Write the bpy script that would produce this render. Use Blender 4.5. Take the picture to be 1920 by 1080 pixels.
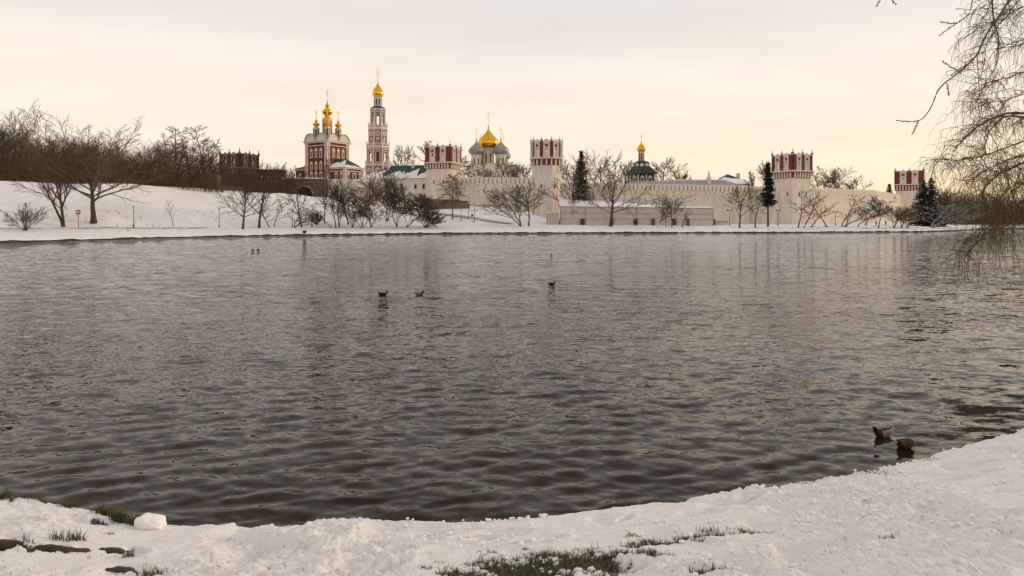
import bpy, bmesh, math, random
import numpy as np
R = math.radians
for o in list(bpy.data.objects): bpy.data.objects.remove(o)
scene = bpy.context.scene
COL = scene.collection

# ------------------------------------------------------------------ camera
H = 3.6            # eye height above the water
F = 1280.0         # focal length in pixels of a 1920 px wide picture
HZ = 412.0         # horizon row
cam = bpy.data.cameras.new('camera')
cam.sensor_width = 36.0
cam.lens = 36.0 * F / 1920.0
cam.shift_y = -(540.0 - HZ) / 1920.0
cam.clip_start = 0.1
cam.clip_end = 12000
camo = bpy.data.objects.new('camera', cam)
camo.location = (0, 0, H)
camo.rotation_euler = (R(90), 0, 0)
COL.objects.link(camo)
scene.camera = camo

# ------------------------------------------------------------------ sky, sun, exposure
SUN_AZ, SUN_EL = R(78), R(13)
world = bpy.data.worlds.new('World')
scene.world = world
world.use_nodes = True
nt = world.node_tree
nt.nodes.clear()
def N(t, **kw):
    n = nt.nodes.new(t)
    for k, v in kw.items(): setattr(n, k, v)
    return n
wo = N('ShaderNodeOutputWorld'); bg = N('ShaderNodeBackground')
sky = N('ShaderNodeTexSky', sky_type='NISHITA', sun_disc=False, sun_elevation=SUN_EL, sun_rotation=SUN_AZ)
tc = N('ShaderNodeTexCoord'); sep = N('ShaderNodeSeparateXYZ')
nt.links.new(tc.outputs['Generated'], sep.inputs[0])
# stratus deck: colour by elevation
ramp = N('ShaderNodeValToRGB')
cr = ramp.color_ramp
SKY = [(0.0, (.93, .735, .53)), (.05, (.93, .775, .59)), (.11, (.925, .80, .655)), (.17, (.90, .80, .69)), (.24, (.83, .765, .70)), (.32, (.755, .72, .69)), (.5, (.66, .62, .59)), (1.0, (.60, .565, .54))]
while len(cr.elements) < len(SKY): cr.elements.new(.5)
for e, (p, c) in zip(cr.elements, SKY): e.position = p; e.color = (*c, 1)
def M2(op, a, b=None, c=None):
    n = N('ShaderNodeMath', operation=op)
    for i, v in enumerate((a, b, c)):
        if v is None: continue
        if isinstance(v, (int, float)): n.inputs[i].default_value = v
        else: nt.links.new(v, n.inputs[i])
    return n.outputs[0]
zz = M2('MAXIMUM', sep.outputs[2], 0.0)
# cloud sheet coordinates, flattened towards the horizon
den = M2('ADD', zz, .10)
cx_ = M2('DIVIDE', sep.outputs[0], den); cy_ = M2('DIVIDE', sep.outputs[1], den)
cmb = N('ShaderNodeCombineXYZ'); nt.links.new(cx_, cmb.inputs[0]); nt.links.new(cy_, cmb.inputs[1])
no = N('ShaderNodeTexNoise'); no.inputs['Scale'].default_value = .55; no.inputs['Detail'].default_value = 5; no.inputs['Roughness'].default_value = .5
nt.links.new(cmb.outputs[0], no.inputs['Vector'])
zw = M2('ADD', zz, M2('MULTIPLY', M2('SUBTRACT', no.outputs[0], .5), .16))
nt.links.new(zw, ramp.inputs[0])
cl = N('ShaderNodeMapRange'); cl.inputs[1].default_value = .38; cl.inputs[2].default_value = .68; cl.inputs[3].default_value = 0; cl.inputs[4].default_value = 1
no2 = N('ShaderNodeTexNoise'); no2.inputs['Scale'].default_value = .9; no2.inputs['Detail'].default_value = 4
mp = N('ShaderNodeMapping'); mp.inputs['Location'].default_value = (3.1, 7.7, 0); mp.inputs['Scale'].default_value = (.55, 1, 1)
nt.links.new(cmb.outputs[0], mp.inputs[0]); nt.links.new(mp.outputs[0], no2.inputs['Vector']); nt.links.new(no2.outputs[0], cl.inputs[0])
mxc = N('ShaderNodeMix', data_type='RGBA', blend_type='MULTIPLY')
nt.links.new(M2('MULTIPLY', cl.outputs[0], .55), mxc.inputs['Factor'])
nt.links.new(ramp.outputs[0], mxc.inputs['A']); mxc.inputs['B'].default_value = (.84, .80, .78, 1)
# glow of the veiled low sun
dv = N('ShaderNodeVectorMath', operation='DOT_PRODUCT'); nt.links.new(tc.outputs['Generated'], dv.inputs[0])
dv.inputs[1].default_value = (math.sin(SUN_AZ) * math.cos(R(6)), math.cos(SUN_AZ) * math.cos(R(6)), math.sin(R(6)))
gl = M2('POWER', M2('MAXIMUM', dv.outputs['Value'], 0.0), 2.4)
lowz = M2('POWER', M2('SUBTRACT', 1.0, zz), 13.0)
mxg = N('ShaderNodeMix', data_type='RGBA', blend_type='MIX')
nt.links.new(M2('MULTIPLY', M2('MULTIPLY', gl, lowz), .95), mxg.inputs['Factor'])
nt.links.new(mxc.outputs['Result'], mxg.inputs['A']); mxg.inputs['B'].default_value = (1.22, .84, .42, 1)
sc = N('ShaderNodeVectorMath', operation='SCALE'); sc.inputs['Scale'].default_value = 10.9
nt.links.new(mxg.outputs['Result'], sc.inputs[0])
fin = N('ShaderNodeMix', data_type='RGBA', blend_type='MIX'); fin.inputs['Factor'].default_value = .93
nt.links.new(sky.outputs[0], fin.inputs['A']); nt.links.new(sc.outputs[0], fin.inputs['B'])
nt.links.new(fin.outputs['Result'], bg.inputs[0]); bg.inputs[1].default_value = .1
nt.links.new(bg.outputs[0], wo.inputs[0])
sl = bpy.data.lights.new('sun', 'SUN'); sl.energy = 1.2; sl.angle = R(14); sl.color = (1, .80, .56)
so = bpy.data.objects.new('sun', sl); COL.objects.link(so)
so.rotation_euler = (R(90) - SUN_EL, 0, math.pi - SUN_AZ)
so.location = (60, 10, 60)
vs = scene.view_settings
vs.view_transform = 'Standard'; vs.look = 'None'; vs.gamma = 1; vs.exposure = 0.14; vs.use_curve_mapping = False
scene.render.resolution_x = 1024; scene.render.resolution_y = 576

# ------------------------------------------------------------------ helpers
def at(px, Y): return (px - 960.0) / F * Y
def zof(py, Y): return H - (py - HZ) / F * Y

class NT:
    def __init__(s, mat): s.t = mat.node_tree; s.p = s.t.nodes['Principled BSDF']; s.out = s.t.nodes['Material Output']
    def n(s, t, **kw):
        n = s.t.nodes.new(t)
        for k, v in kw.items():
            if k[0] == '_': n.inputs[k[1:].replace('_', ' ')].default_value = v
            else: setattr(n, k, v)
        return n
    def l(s, a, b): s.t.links.new(a, b)
    def coord(s, scale=(1, 1, 1), kind='Object'):
        tcn = s.n('ShaderNodeTexCoord'); m = s.n('ShaderNodeMapping'); m.inputs['Scale'].default_value = scale
        s.l(tcn.outputs[kind], m.inputs[0]); return m.outputs[0]
    def noise(s, vec, scale, detail=4, rough=.55):
        n = s.n('ShaderNodeTexNoise'); n.inputs['Scale'].default_value = scale; n.inputs['Detail'].default_value = detail; n.inputs['Roughness'].default_value = rough
        s.l(vec, n.inputs['Vector']); return n
    def rng(s, val, a, b, c=0., d=1.):
        m = s.n('ShaderNodeMapRange'); s.l(val, m.inputs[0])
        for i, v in enumerate((a, b, c, d)): m.inputs[i + 1].default_value = v
        return m.outputs[0]
    def mix(s, fac, a, b, blend='MIX'):
        m = s.n('ShaderNodeMix', data_type='RGBA', blend_type=blend)
        for key, v in (('Factor', fac), ('A', a), ('B', b)):
            if isinstance(v, (int, float)): m.inputs[key].default_value = v
            elif isinstance(v, tuple): m.inputs[key].default_value = (*v, 1)
            else: s.l(v, m.inputs[key])
        return m.outputs['Result']
    def bump(s, h, strength=.4, dist=.05):
        b = s.n('ShaderNodeBump'); b.inputs['Strength'].default_value = strength; b.inputs['Distance'].default_value = dist
        s.l(h, b.inputs['Height']); s.l(b.outputs[0], s.p.inputs['Normal'])

MAT = {}
def mat(name, col, rough=.8, metal=0., var=.0, vscale=1.5, stretch=(1, 1, 1), bump=0., bscale=8., col2=None, vmin=.35, vmax=.65):
    m = bpy.data.materials.new(name); m.use_nodes = True
    t = NT(m)
    t.p.inputs['Base Color'].default_value = (*col, 1); t.p.inputs['Roughness'].default_value = rough; t.p.inputs['Metallic'].default_value = metal
    if var or col2:
        v = t.coord(stretch); nz = t.noise(v, vscale, 6, .6)
        c2 = col2 if col2 else tuple(c * (1 - var) for c in col)
        t.l(t.mix(t.rng(nz.outputs[0], vmin, vmax), col, c2), t.p.inputs['Base Color'])
    if bump:
        v = t.coord(); t.bump(t.noise(v, bscale, 4).outputs[0], bump, .05)
    MAT[name] = m
    return m
mat('plaster', (.76, .67, .56), .9, var=.0, col2=(.60, .51, .41), vscale=.7, stretch=(1, 1, .22), bump=.2, bscale=3, vmin=.38, vmax=.72)
mat('plaster_grey', (.74, .675, .60), .9, col2=(.56, .50, .43), vscale=.7, stretch=(1, 1, .22), bump=.2, bscale=3, vmin=.38, vmax=.72)
mat('white_stone', (.74, .67, .58), .8, col2=(.60, .53, .45), vscale=2.)
mat('church_stone', (.80, .70, .58), .8, col2=(.62, .53, .43), vscale=2.)
mat('brick_red', (.19, .042, .028), .85, col2=(.13, .032, .022), vscale=1.2)
mat('brick_dark', (.12, .045, .03), .9, col2=(.08, .035, .025), vscale=1.)
mat('tower_brick', (.34, .19, .14), .85, col2=(.22, .11, .08), vscale=.8)
mat('gold', (.95, .56, .055), .2, 1., col2=(.72, .36, .03), vscale=.9, bump=.25, bscale=1.2)
mat('lead', (.36, .345, .335), .42, .35, col2=(.24, .23, .23), vscale=.7)
mat('roof_green', (.016, .062, .042), .6, col2=(.012, .045, .032), vscale=.8)
mat('roof_dark_green', (.035, .06, .045), .7, col2=(.02, .035, .03), vscale=1.5)
mat('roof_grey', (.34, .32, .32), .6, col2=(.29, .27, .27), vscale=.4)
mat('glass_shade_dark', (.025, .02, .018), .25)  # dark glass of panes; also stands for shade in loopholes and doorways
mat('door_green', (.03, .10, .06), .6)
mat('dark_iron', (.03, .028, .035), .6)
mat('lamp_glass', (.5, .48, .45), .4)
mat('snow', (.86, .84, .83), .75, col2=(.78, .755, .745), vscale=.35, bump=.35, bscale=.8)
mat('snow_cap', (.88, .86, .85), .75)
mat('earth', (.030, .022, .014), .95, col2=(.06, .042, .026), vscale=1.2)
mat('slush', (.30, .25, .20), .8, col2=(.50, .46, .42), vscale=.8)
mat('stone_brown', (.15, .105, .075), .95, col2=(.09, .06, .045), vscale=.6, bump=.5, bscale=2)
mat('hoarding', (.20, .13, .09), .9, col2=(.15, .10, .07), vscale=1., stretch=(3, 3, .3))
mat('tarp', (.64, .56, .51), .8, col2=(.56, .48, .44), vscale=.6, bump=.7, bscale=.7)
mat('tarp_rail', (.26, .21, .18), .8)
mat('board_dark', (.10, .075, .06), .8)
mat('sign_red', (.26, .045, .05), .6)
mat('shaded_stone', (.30, .24, .19), .9, col2=(.20, .155, .12), vscale=1.5)  # white stone darkened in colour to imitate shade on the left tower
mat('sign_white', (.8, .76, .74), .6)
mat('sign_grey', (.12, .11, .11), .6)
mat('cloth_dark', (.022, .02, .025), .9); mat('cloth_blue', (.03, .04, .10), .9); mat('cloth_brown', (.07, .04, .03), .9)
mat('skin', (.45, .26, .18), .7)
BARK = {}
def bark(name, col, col2, snow=0.):
    m = mat(name, col, .95, col2=col2, vscale=2., stretch=(1, 1, .4))
    if snow:
        t = NT(m); g = t.n('ShaderNodeNewGeometry'); s = t.n('ShaderNodeSeparateXYZ'); t.l(g.outputs['Normal'], s.inputs[0])
        nz = t.noise(t.coord(), 1.3, 3)
        add = t.n('ShaderNodeMath', operation='ADD'); t.l(s.outputs[2], add.inputs[0]); t.l(nz.outputs[0], add.inputs[1])
        f = t.rng(add.outputs[0], 1.35 - snow, 1.45 - snow)
        old = t.p.inputs['Base Color'].links[0].from_socket
        t.l(t.mix(f, old, (.82, .79, .77)), t.p.inputs['Base Color'])
    return m
bark('bark', (.082, .055, .034), (.052, .035, .022))
bark('bark_brown', (.140, .080, .036), (.088, .052, .026))
bark('bark_olive', (.135, .102, .048), (.088, .066, .034))
bark('bark_pale', (.16, .12, .085), (.09, .065, .045))
bark('bark_snow', (.070, .050, .034), (.045, .033, .022), .30)
bark('birch', (.42, .35, .28), (.16, .12, .09))
bark('willow', (.10, .075, .040), (.065, .048, .026))
bark('willow_gold', (.19, .135, .055), (.12, .085, .036))
mat('needles', (.020, .024, .015), .9, col2=(.012, .014, .010), vscale=2)

def setp(o, label=None, cat=None, group=None, kind=None):
    if label: o['label'] = label
    if cat: o['category'] = cat
    if group: o['group'] = group
    if kind: o['kind'] = kind
    return o
def thing(name, label, cat, loc=(0, 0, 0), rz=0., group=None):
    o = bpy.data.objects.new(name, None); o.empty_display_size = .3
    COL.objects.link(o); o.location = loc; o.rotation_euler = (0, 0, rz)
    return setp(o, label, cat, group)
def put(name, me, parent=None, loc=(0, 0, 0), rz=0., scale=None, rot=None):
    o = bpy.data.objects.new(name, me); COL.objects.link(o)
    o.parent = parent; o.location = loc; o.rotation_euler = rot if rot else (0, 0, rz)
    if scale: o.scale = scale
    return o
def np_mesh(name, V, Q, mats, mi=None, smooth=False):
    """mesh from numpy arrays: V (n,3), Q (m,k)"""
    me = bpy.data.meshes.new(name)
    V = np.asarray(V, np.float32); Q = np.asarray(Q, np.int32); k = Q.shape[1]
    me.vertices.add(len(V)); me.vertices.foreach_set('co', V.ravel())
    me.loops.add(Q.size); me.loops.foreach_set('vertex_index', Q.ravel())
    me.polygons.add(len(Q)); me.polygons.foreach_set('loop_start', np.arange(0, Q.size, k, dtype=np.int32))
    try: me.polygons.foreach_set('loop_total', np.full(len(Q), k, np.int32))
    except Exception: pass
    if mi is not None: me.polygons.foreach_set('material_index', np.asarray(mi, np.int32))
    me.polygons.foreach_set('use_smooth', np.full(len(Q), bool(smooth)))
    for m in (mats if isinstance(mats, (list, tuple)) else [mats]): me.materials.append(MAT[m])
    me.update(calc_edges=True)
    return me

class MB:
    def __init__(s): s.v = []; s.f = []; s.m = []; s.cur = 0
    def add(s, vs, fs):
        b = len(s.v); s.v += [tuple(v) for v in vs]; s.f += [tuple(b + i for i in f) for f in fs]; s.m += [s.cur] * len(fs); return s
    def box(s, x0, x1, y0, y1, z0, z1):
        return s.add([(x0, y0, z0), (x1, y0, z0), (x1, y1, z0), (x0, y1, z0), (x0, y0, z1), (x1, y0, z1), (x1, y1, z1), (x0, y1, z1)],
                     [(3, 2, 1, 0), (4, 5, 6, 7), (0, 1, 5, 4), (1, 2, 6, 5), (2, 3, 7, 6), (3, 0, 4, 7)])
    def loft(s, rings, cap=True):
        n = len(rings[0]); vs = [p for r in rings for p in r]; fs = []
        for k in range(len(rings) - 1):
            for i in range(n):
                j = (i + 1) % n; fs.append((k * n + i, k * n + j, (k + 1) * n + j, (k + 1) * n + i))
        if cap: fs.append(tuple(range(n - 1, -1, -1))); fs.append(tuple((len(rings) - 1) * n + i for i in range(n)))
        return s.add(vs, fs)
    def prism(s, poly, z0, z1, top=None):
        return s.loft([[(x, y, z0) for x, y in poly], [(x, y, z1) for x, y in (top or poly)]])
    def slab(s, poly, y0, y1):       # polygon in xz extruded in y
        return s.loft([[(x, y0, z) for x, z in poly], [(x, y1, z) for x, z in poly]])
    def lathe(s, prof, n=16, cx=0, cy=0, ph=0):
        return s.loft([[(cx + r * math.cos(ph + 2 * math.pi * i / n), cy + r * math.sin(ph + 2 * math.pi * i / n), z) for i in range(n)] for r, z in prof])
    def tube(s, pts, rad, n=6):
        rings = []
        for i, p in enumerate(pts):
            a = np.array(pts[max(0, i - 1)], float); b = np.array(pts[min(len(pts) - 1, i + 1)], float)
            d = b - a; d /= (np.linalg.norm(d) + 1e-9)
            u = np.cross(d, (0, 0, 1) if abs(d[2]) < .9 else (1, 0, 0)); u /= np.linalg.norm(u); w = np.cross(d, u)
            r = rad[i] if isinstance(rad, (list, tuple)) else rad
            rings.append([tuple(np.array(p) + r * (u * math.cos(2 * math.pi * k / n) + w * math.sin(2 * math.pi * k / n))) for k in range(n)])
        return s.loft(rings)
    def arch(s, w, h, ow, oh, sill=0., y0=0., y1=.5, n=8, cx=0., z=0.):   # wall panel with a round-headed opening
        r = ow / 2; sp = oh - r
        def q(a, b, c, d, e, f, g, i_): s.slab([(cx + a, z + b), (cx + c, z + d), (cx + e, z + f), (cx + g, z + i_)], y0, y1)
        q(-w / 2, 0, -r, 0, -r, h, -w / 2, h); q(r, 0, w / 2, 0, w / 2, h, r, h)
        if sill > 0: q(-r, 0, r, 0, r, sill, -r, sill)
        for i in range(n):
            a0 = math.pi - math.pi * i / n; a1 = math.pi - math.pi * (i + 1) / n
            q(r * math.cos(a0), sp + r * math.sin(a0), r * math.cos(a1), sp + r * math.sin(a1), r * math.cos(a1), h, r * math.cos(a0), h)
        return s
    def mesh(s, name, mats, smooth=False):
        me = bpy.data.meshes.new(name); me.from_pydata(s.v, [], s.f)
        for m in (mats if isinstance(mats, (list, tuple)) else [mats]): me.materials.append(MAT[m])
        me.polygons.foreach_set('material_index', s.m)
        bm = bmesh.new(); bm.from_mesh(me); bmesh.ops.recalc_face_normals(bm, faces=bm.faces); bm.to_mesh(me); bm.free()
        if smooth:
            me.polygons.foreach_set('use_smooth', [True] * len(me.polygons))
            me.set_sharp_from_angle(angle=R(40))
        me.update()
        return me
    def build(s, name, mats, parent=None, loc=(0, 0, 0), rz=0., smooth=False): return put(name, s.mesh(name, mats, smooth), parent, loc, rz)

def hash2(i, j, seed):
    h = (i.astype(np.int64) * 374761393 + j.astype(np.int64) * 668265263 + seed * 974711) & 0x7fffffff
    h = ((h ^ (h >> 13)) * 1274126177) & 0x7fffffff
    h = h ^ (h >> 16)
    return (h & 0xffffff) / float(0x1000000)
def vnoise(x, y, seed=0):
    x = np.asarray(x, float); y = np.asarray(y, float)
    i = np.floor(x); j = np.floor(y); fx = x - i; fy = y - j
    fx = fx * fx * (3 - 2 * fx); fy = fy * fy * (3 - 2 * fy)
    a = hash2(i, j, seed); b = hash2(i + 1, j, seed); c = hash2(i, j + 1, seed); d = hash2(i + 1, j + 1, seed)
    return (a * (1 - fx) + b * fx) * (1 - fy) + (c * (1 - fx) + d * fx) * fy
def fbm(x, y, seed=0, oct=4, g=.5):
    s = 0; a = 1; t = 0
    for k in range(oct): s = s + a * vnoise(x * 2 ** k + 17.3 * k, y * 2 ** k - 9.1 * k, seed + k); t += a; a *= g
    return s / t - .5
def blobs(x, y, seed=0, rad=.55):
    """cellular clods: height of half-round lumps, 0..1"""
    i = np.floor(x); j = np.floor(y); best = np.zeros_like(x)
    for di in (-1, 0, 1):
        for dj in (-1, 0, 1):
            a = i + di; b = j + dj
            qx = a + .15 + .7 * hash2(a, b, seed); qy = b + .15 + .7 * hash2(a, b, seed + 5); r = rad * (.45 + .65 * hash2(a, b, seed + 9))
            d2 = ((x - qx) ** 2 + (y - qy) ** 2) / (r * r)
            best = np.maximum(best, np.sqrt(np.maximum(0, 1 - d2)) * r / rad)
    return best
# ------------------------------------------------------------------ far terrain
# columns: px, waterline row, (row, depth) of bench, foot of slope, top of slope
COLS = [(-700, 490, (438, 85), (433, 92), (322, 125)), (-300, 468, (436, 108), (431, 114), (332, 145)), (0, 455, (433, 128), (428, 134), (339, 168)), (200, 449.5, (430.5, 140), (427, 146), (344, 176)),
        (420, 443.6, (430, 162), (427.5, 168), (357, 200)), (560, 441, (429, 175), (427, 182), (366, 222)), (700, 439.2, (428, 188), (426, 195), (377, 240)),
        (800, 438, (425, 198), (421, 207), (389, 244)), (900, 437.6, (423, 202), (417, 214), (386, 246)), (1000, 437.2, (424, 203), (420, 216), (402, 246)),
        (1060, 437, (424.5, 204), (423, 216), (420, 250)), (1200, 436.7, (424.5, 206), (423.5, 216), (421, 255)), (1450, 436, (424.5, 208), (422.5, 222), (420.5, 250)),
        (1600, 435.4, (425, 214), (421.5, 235), (418.5, 270)), (1720, 434.6, (425.5, 226), (423, 250), (419.5, 300)), (1780, 432.8, (426, 248), (423.5, 270), (420, 320)),
        (1840, 430.2, (424.5, 275), (422.5, 295), (420, 340)), (1920, 428.5, (423, 300), (421.5, 320), (419, 360)), (2400, 428, (422, 315), (420.5, 340), (418, 380))]
CU = np.array([(c[0] - 960) / F for c in COLS])
KY, KZ = [], []
for px, sh, b, f, t in COLS:
    ys = H * F / (sh - HZ)
    zt = zof(t[0], t[1])
    KY.append([ys - 8, ys, ys + .3, b[1], f[1], t[1], t[1] + 60, 900, 4000])
    KZ.append([-1.6, -.02, .26, zof(b[0], b[1]), zof(f[0], f[1]), zt, zt + .3, zt + 2, zt + 3])
KY = np.array(KY); KZ = np.array(KZ)
def terr(x, y):
    u = x / y
    ky = [np.interp(u, CU, KY[:, k]) for k in range(9)]; kz = [np.interp(u, CU, KZ[:, k]) for k in range(9)]
    return float(np.interp(y, ky, kz))
def Yat(px, py):
    """depth at which the bank shows at row py in column px"""
    u = (px - 960) / F; ky = [np.interp(u, CU, KY[:, k]) for k in range(9)]
    Y = ky[2] + .3
    while Y < ky[5] + 30:
        if HZ + (H - terr(u * Y, Y)) * F / Y <= py: return Y
        Y += .5
    return Y
us = np.concatenate([np.linspace(-1.3, -.8, 60), np.linspace(-.8, .85, 900)[1:], np.linspace(.85, 1.3, 40)[1:]])
rows = []; subs = [4, 3, 6, 5, 12, 5, 6, 4]
mi_rows = []
for k in range(8):
    for s_ in range(subs[k]): rows.append(k + s_ / subs[k]); mi_rows.append(1 if k <= 1 else 0)
rows.append(8.0)
TY = np.zeros((len(rows), len(us))); TZ = np.zeros_like(TY)
uy = [np.interp(us, CU, KY[:, k]) for k in range(9)]; uz = [np.interp(us, CU, KZ[:, k]) for k in range(9)]
for r, t in enumerate(rows):
    k = min(int(t), 7); f = t - k
    TY[r] = uy[k] * (1 - f) + uy[k + 1] * f; TZ[r] = uz[k] * (1 - f) + uz[k + 1] * f
rowk = np.array(rows)[:, None]
xw = us[None, :] * TY
jag = (fbm(xw * .35, TY * 0 + 3, 5) * 2.2 + fbm(xw * 1.3, TY * 0 + 8, 6) * 1.4) * np.exp(-((rowk - 1.5) / .8) ** 2)
TY = TY + jag; xw = us[None, :] * TY
TZ = TZ + np.where(rowk >= 2, fbm(xw * .07, TY * .12, 11) * 1.0 + fbm(xw * .6, TY * .6, 12) * .16, 0) * np.clip((rowk - 2) / .6, 0, 1)
TZ = TZ + np.where(np.abs(rowk - 2) < .5, fbm(xw * .8, TY * .1, 14) * .45, 0)
V = np.stack([xw, TY, TZ], -1).reshape(-1, 3)
nu = len(us); nr = len(rows)
a = (np.arange(nr - 1)[:, None] * nu + np.arange(nu - 1)[None, :])
Q = np.stack([a, a + 1, a + nu + 1, a + nu], -1).reshape(-1, 4)
mi = np.repeat(np.array(mi_rows), nu - 1)
setp(put('far_bank', np_mesh('far_bank', V, Q, ['snow', 'earth'], mi, True)), 'snow covered bank and rising ground across the pond', kind='structure')
# ground sheet to the horizon all around
g = MB(); g.add([(-9000, -9000, -2.2), (9000, -9000, -2.2), (9000, 9000, -2.2), (-9000, 9000, -2.2)], [(0, 1, 2, 3)])
setp(g.build('ground', 'snow'), 'flat snowy ground under and around the pond', kind='structure')

# ------------------------------------------------------------------ water
mw = bpy.data.materials.new('pond_water'); mw.use_nodes = True; MAT['pond_water'] = mw
t = NT(mw)
t.p.inputs['Base Color'].default_value = (.021, .0135, .0065, 1); t.p.inputs['Roughness'].default_value = .03; t.p.inputs['IOR'].default_value = 1.20; t.p.inputs['Specular Tint'].default_value = (.98, .83, .66, 1)
geo = t.n('ShaderNodeNewGeometry')
def slope_layer(scale, k, detail=2, stretch=(.55, 1, 1), rot=0.):
    m = t.n('ShaderNodeMapping'); m.inputs['Scale'].default_value = stretch; m.inputs['Rotation'].default_value = (0, 0, rot); t.l(geo.outputs['Position'], m.inputs[0])
    nz = t.noise(m.outputs[0], scale, detail, .55)
    sb = t.n('ShaderNodeVectorMath', operation='SUBTRACT'); t.l(nz.outputs['Color'], sb.inputs[0]); sb.inputs[1].default_value = (.5, .5, .5)
    ml = t.n('ShaderNodeVectorMath', operation='MULTIPLY'); t.l(sb.outputs[0], ml.inputs[0]); ml.inputs[1].default_value = (k * .6, k, 0)
    return ml.outputs[0]
lay = [slope_layer(1.6, .55, 2, (.45, 1, 1)), slope_layer(4.2, .85, 3, (.5, 1, 1), .25), slope_layer(11., .50, 2, (.6, 1, 1), -.2)]
# gusts: patches where the surface is rougher
gm = t.n('ShaderNodeMapping'); gm.inputs['Scale'].default_value = (.035, .11, 1); t.l(geo.outputs['Position'], gm.inputs[0])
gust = t.rng(t.noise(gm.outputs[0], 1., 3).outputs[0], .32, .68, .45, 1.35)
# calmer towards the near bank, in the lee of it
ln = t.n('ShaderNodeVectorMath', operation='LENGTH'); t.l(geo.outputs['Position'], ln.inputs[0])
lee = t.rng(ln.outputs['Value'], 6.5, 40., .38, 1.45)
gg = t.n('ShaderNodeMath', operation='MULTIPLY'); t.l(gust, gg.inputs[0]); t.l(lee, gg.inputs[1])
acc = lay[0]
for l_ in lay[1:]:
    ad = t.n('ShaderNodeVectorMath', operation='ADD'); t.l(acc, ad.inputs[0]); t.l(l_, ad.inputs[1]); acc = ad.outputs[0]
scl = t.n('ShaderNodeVectorMath', operation='SCALE'); t.l(acc, scl.inputs[0]); t.l(gg.outputs[0], scl.inputs['Scale'])
ad = t.n('ShaderNodeVectorMath', operation='ADD'); t.l(geo.outputs['Normal'], ad.inputs[0]); t.l(scl.outputs[0], ad.inputs[1])
nm = t.n('ShaderNodeVectorMath', operation='NORMALIZE'); t.l(ad.outputs[0], nm.inputs[0]); t.l(nm.outputs[0], t.p.inputs['Normal'])

az = np.concatenate([np.linspace(-88, -42, 60), np.linspace(-42, 42, 560)[1:], np.linspace(42, 88, 60)[1:]]) * math.pi / 180
q = np.linspace(1 / math.sqrt(4.6), 1 / math.sqrt(420), 480); rr = 1 / q ** 2
RR, AZ = np.meshgrid(rr, az, indexing='ij')
X = RR * np.sin(AZ); Y = RR * np.cos(AZ)
rng = np.random.RandomState(3)
Z = np.zeros_like(X)
WARP = [fbm(X * .3 + k, Y * .3, 40 + k, 2) for k in range(5)]
for k in range(46):
    lam = .14 * (.66 / .14) ** rng.rand() if k < 38 else rng.uniform(.9, 1.9); th = rng.normal(math.radians(97), .40); kk = 2 * math.pi / lam
    amp = (.0050 if k < 38 else .0012) * lam * (.5 + rng.rand())
    fade = np.clip(1.6 - RR * 0.055 / lam * (RR / 40 + .25), 0, 1)
    ph = kk * (X * math.cos(th) + Y * math.sin(th)) + rng.rand() * 6.28 + 2.2 * WARP[k % 5]
    Z += amp * fade * (np.sin(ph) + .22 * np.sin(2 * ph + 1.57))
Z *= (.55 + .9 * vnoise(X * .18, Y * .22, 77)) * np.clip(.45 + RR / 26., .5, 1.1)
for px, py in ((1657, 817), (1697, 839)):      # rings spreading from the two near ducks
    Yd = H * F / (py - HZ); rd = np.hypot(X - at(px, Yd), Y - Yd); Z += np.where(rd < 2.2, .0045 * np.sin(rd * 30.) * np.exp(-rd / .55), 0)
V = np.stack([X, Y, Z], -1).reshape(-1, 3); nc = len(az)
a = (np.arange(len(rr) - 1)[:, None] * nc + np.arange(nc - 1)[None, :])
Q = np.stack([a, a + nc, a + nc + 1, a + 1], -1).reshape(-1, 4)
setp(put('pond_water', np_mesh('pond_water', V, Q, 'pond_water', None, True)), 'dark rippled pond reflecting the pale sky', kind='structure')

# ------------------------------------------------------------------ near bank
SH = [(-700, 890), (-300, 905), (0, 931), (100, 944), (200, 962), (260, 985), (340, 999), (450, 992), (560, 984), (700, 981), (850, 989), (930, 985), (1000, 980), (1100, 968), (1200, 955), (1330, 934), (1450, 913), (1600, 893), (1700, 872), (1800, 840), (1860, 824), (1920, 808)]
LIP = .27
sx_, sy_ = [], []
for px, py in SH:
    py = py - float(np.interp(px, [0, 350, 1200, 1920], [6, 19, 17, 10]))
    Yv = (H - LIP) * F / (py - HZ); sx_.append(at(px, Yv)); sy_.append(Yv)
# round the right-hand side of the pond, outside the frame
sx_ = [-80, -30] + sx_ + [10.6, 15.6, 22.5, 33, 60, 120, 260]; sy_ = [22, 13] + sy_ + [12.6, 18.5, 26, 37, 66, 130, 290]
SXA = np.array(sx_); SYA = np.array(sy_)
def edge(x):
    s = np.interp(x, SXA, SYA)
    return (s + np.interp(x - .25, SXA, SYA) + np.interp(x + .25, SXA, SYA)) / 3
def bank_base(x, y):
    d = edge(x) - y
    return np.where(d > 0, LIP * (1 - np.exp(-np.maximum(d, 0) / .10)) + .222 * np.maximum(d, 0) / (1 + np.maximum(d, 0) / 60), d * 1.5)
def near_pt(px, py):
    Yv = 6.
    for _ in range(30):
        x = at(px, Yv); z = float(bank_base(np.array(x), np.array(Yv))); Yv = .5 * Yv + .5 * (H - z) * F / (py - HZ)
    return at(px, Yv), Yv
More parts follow.
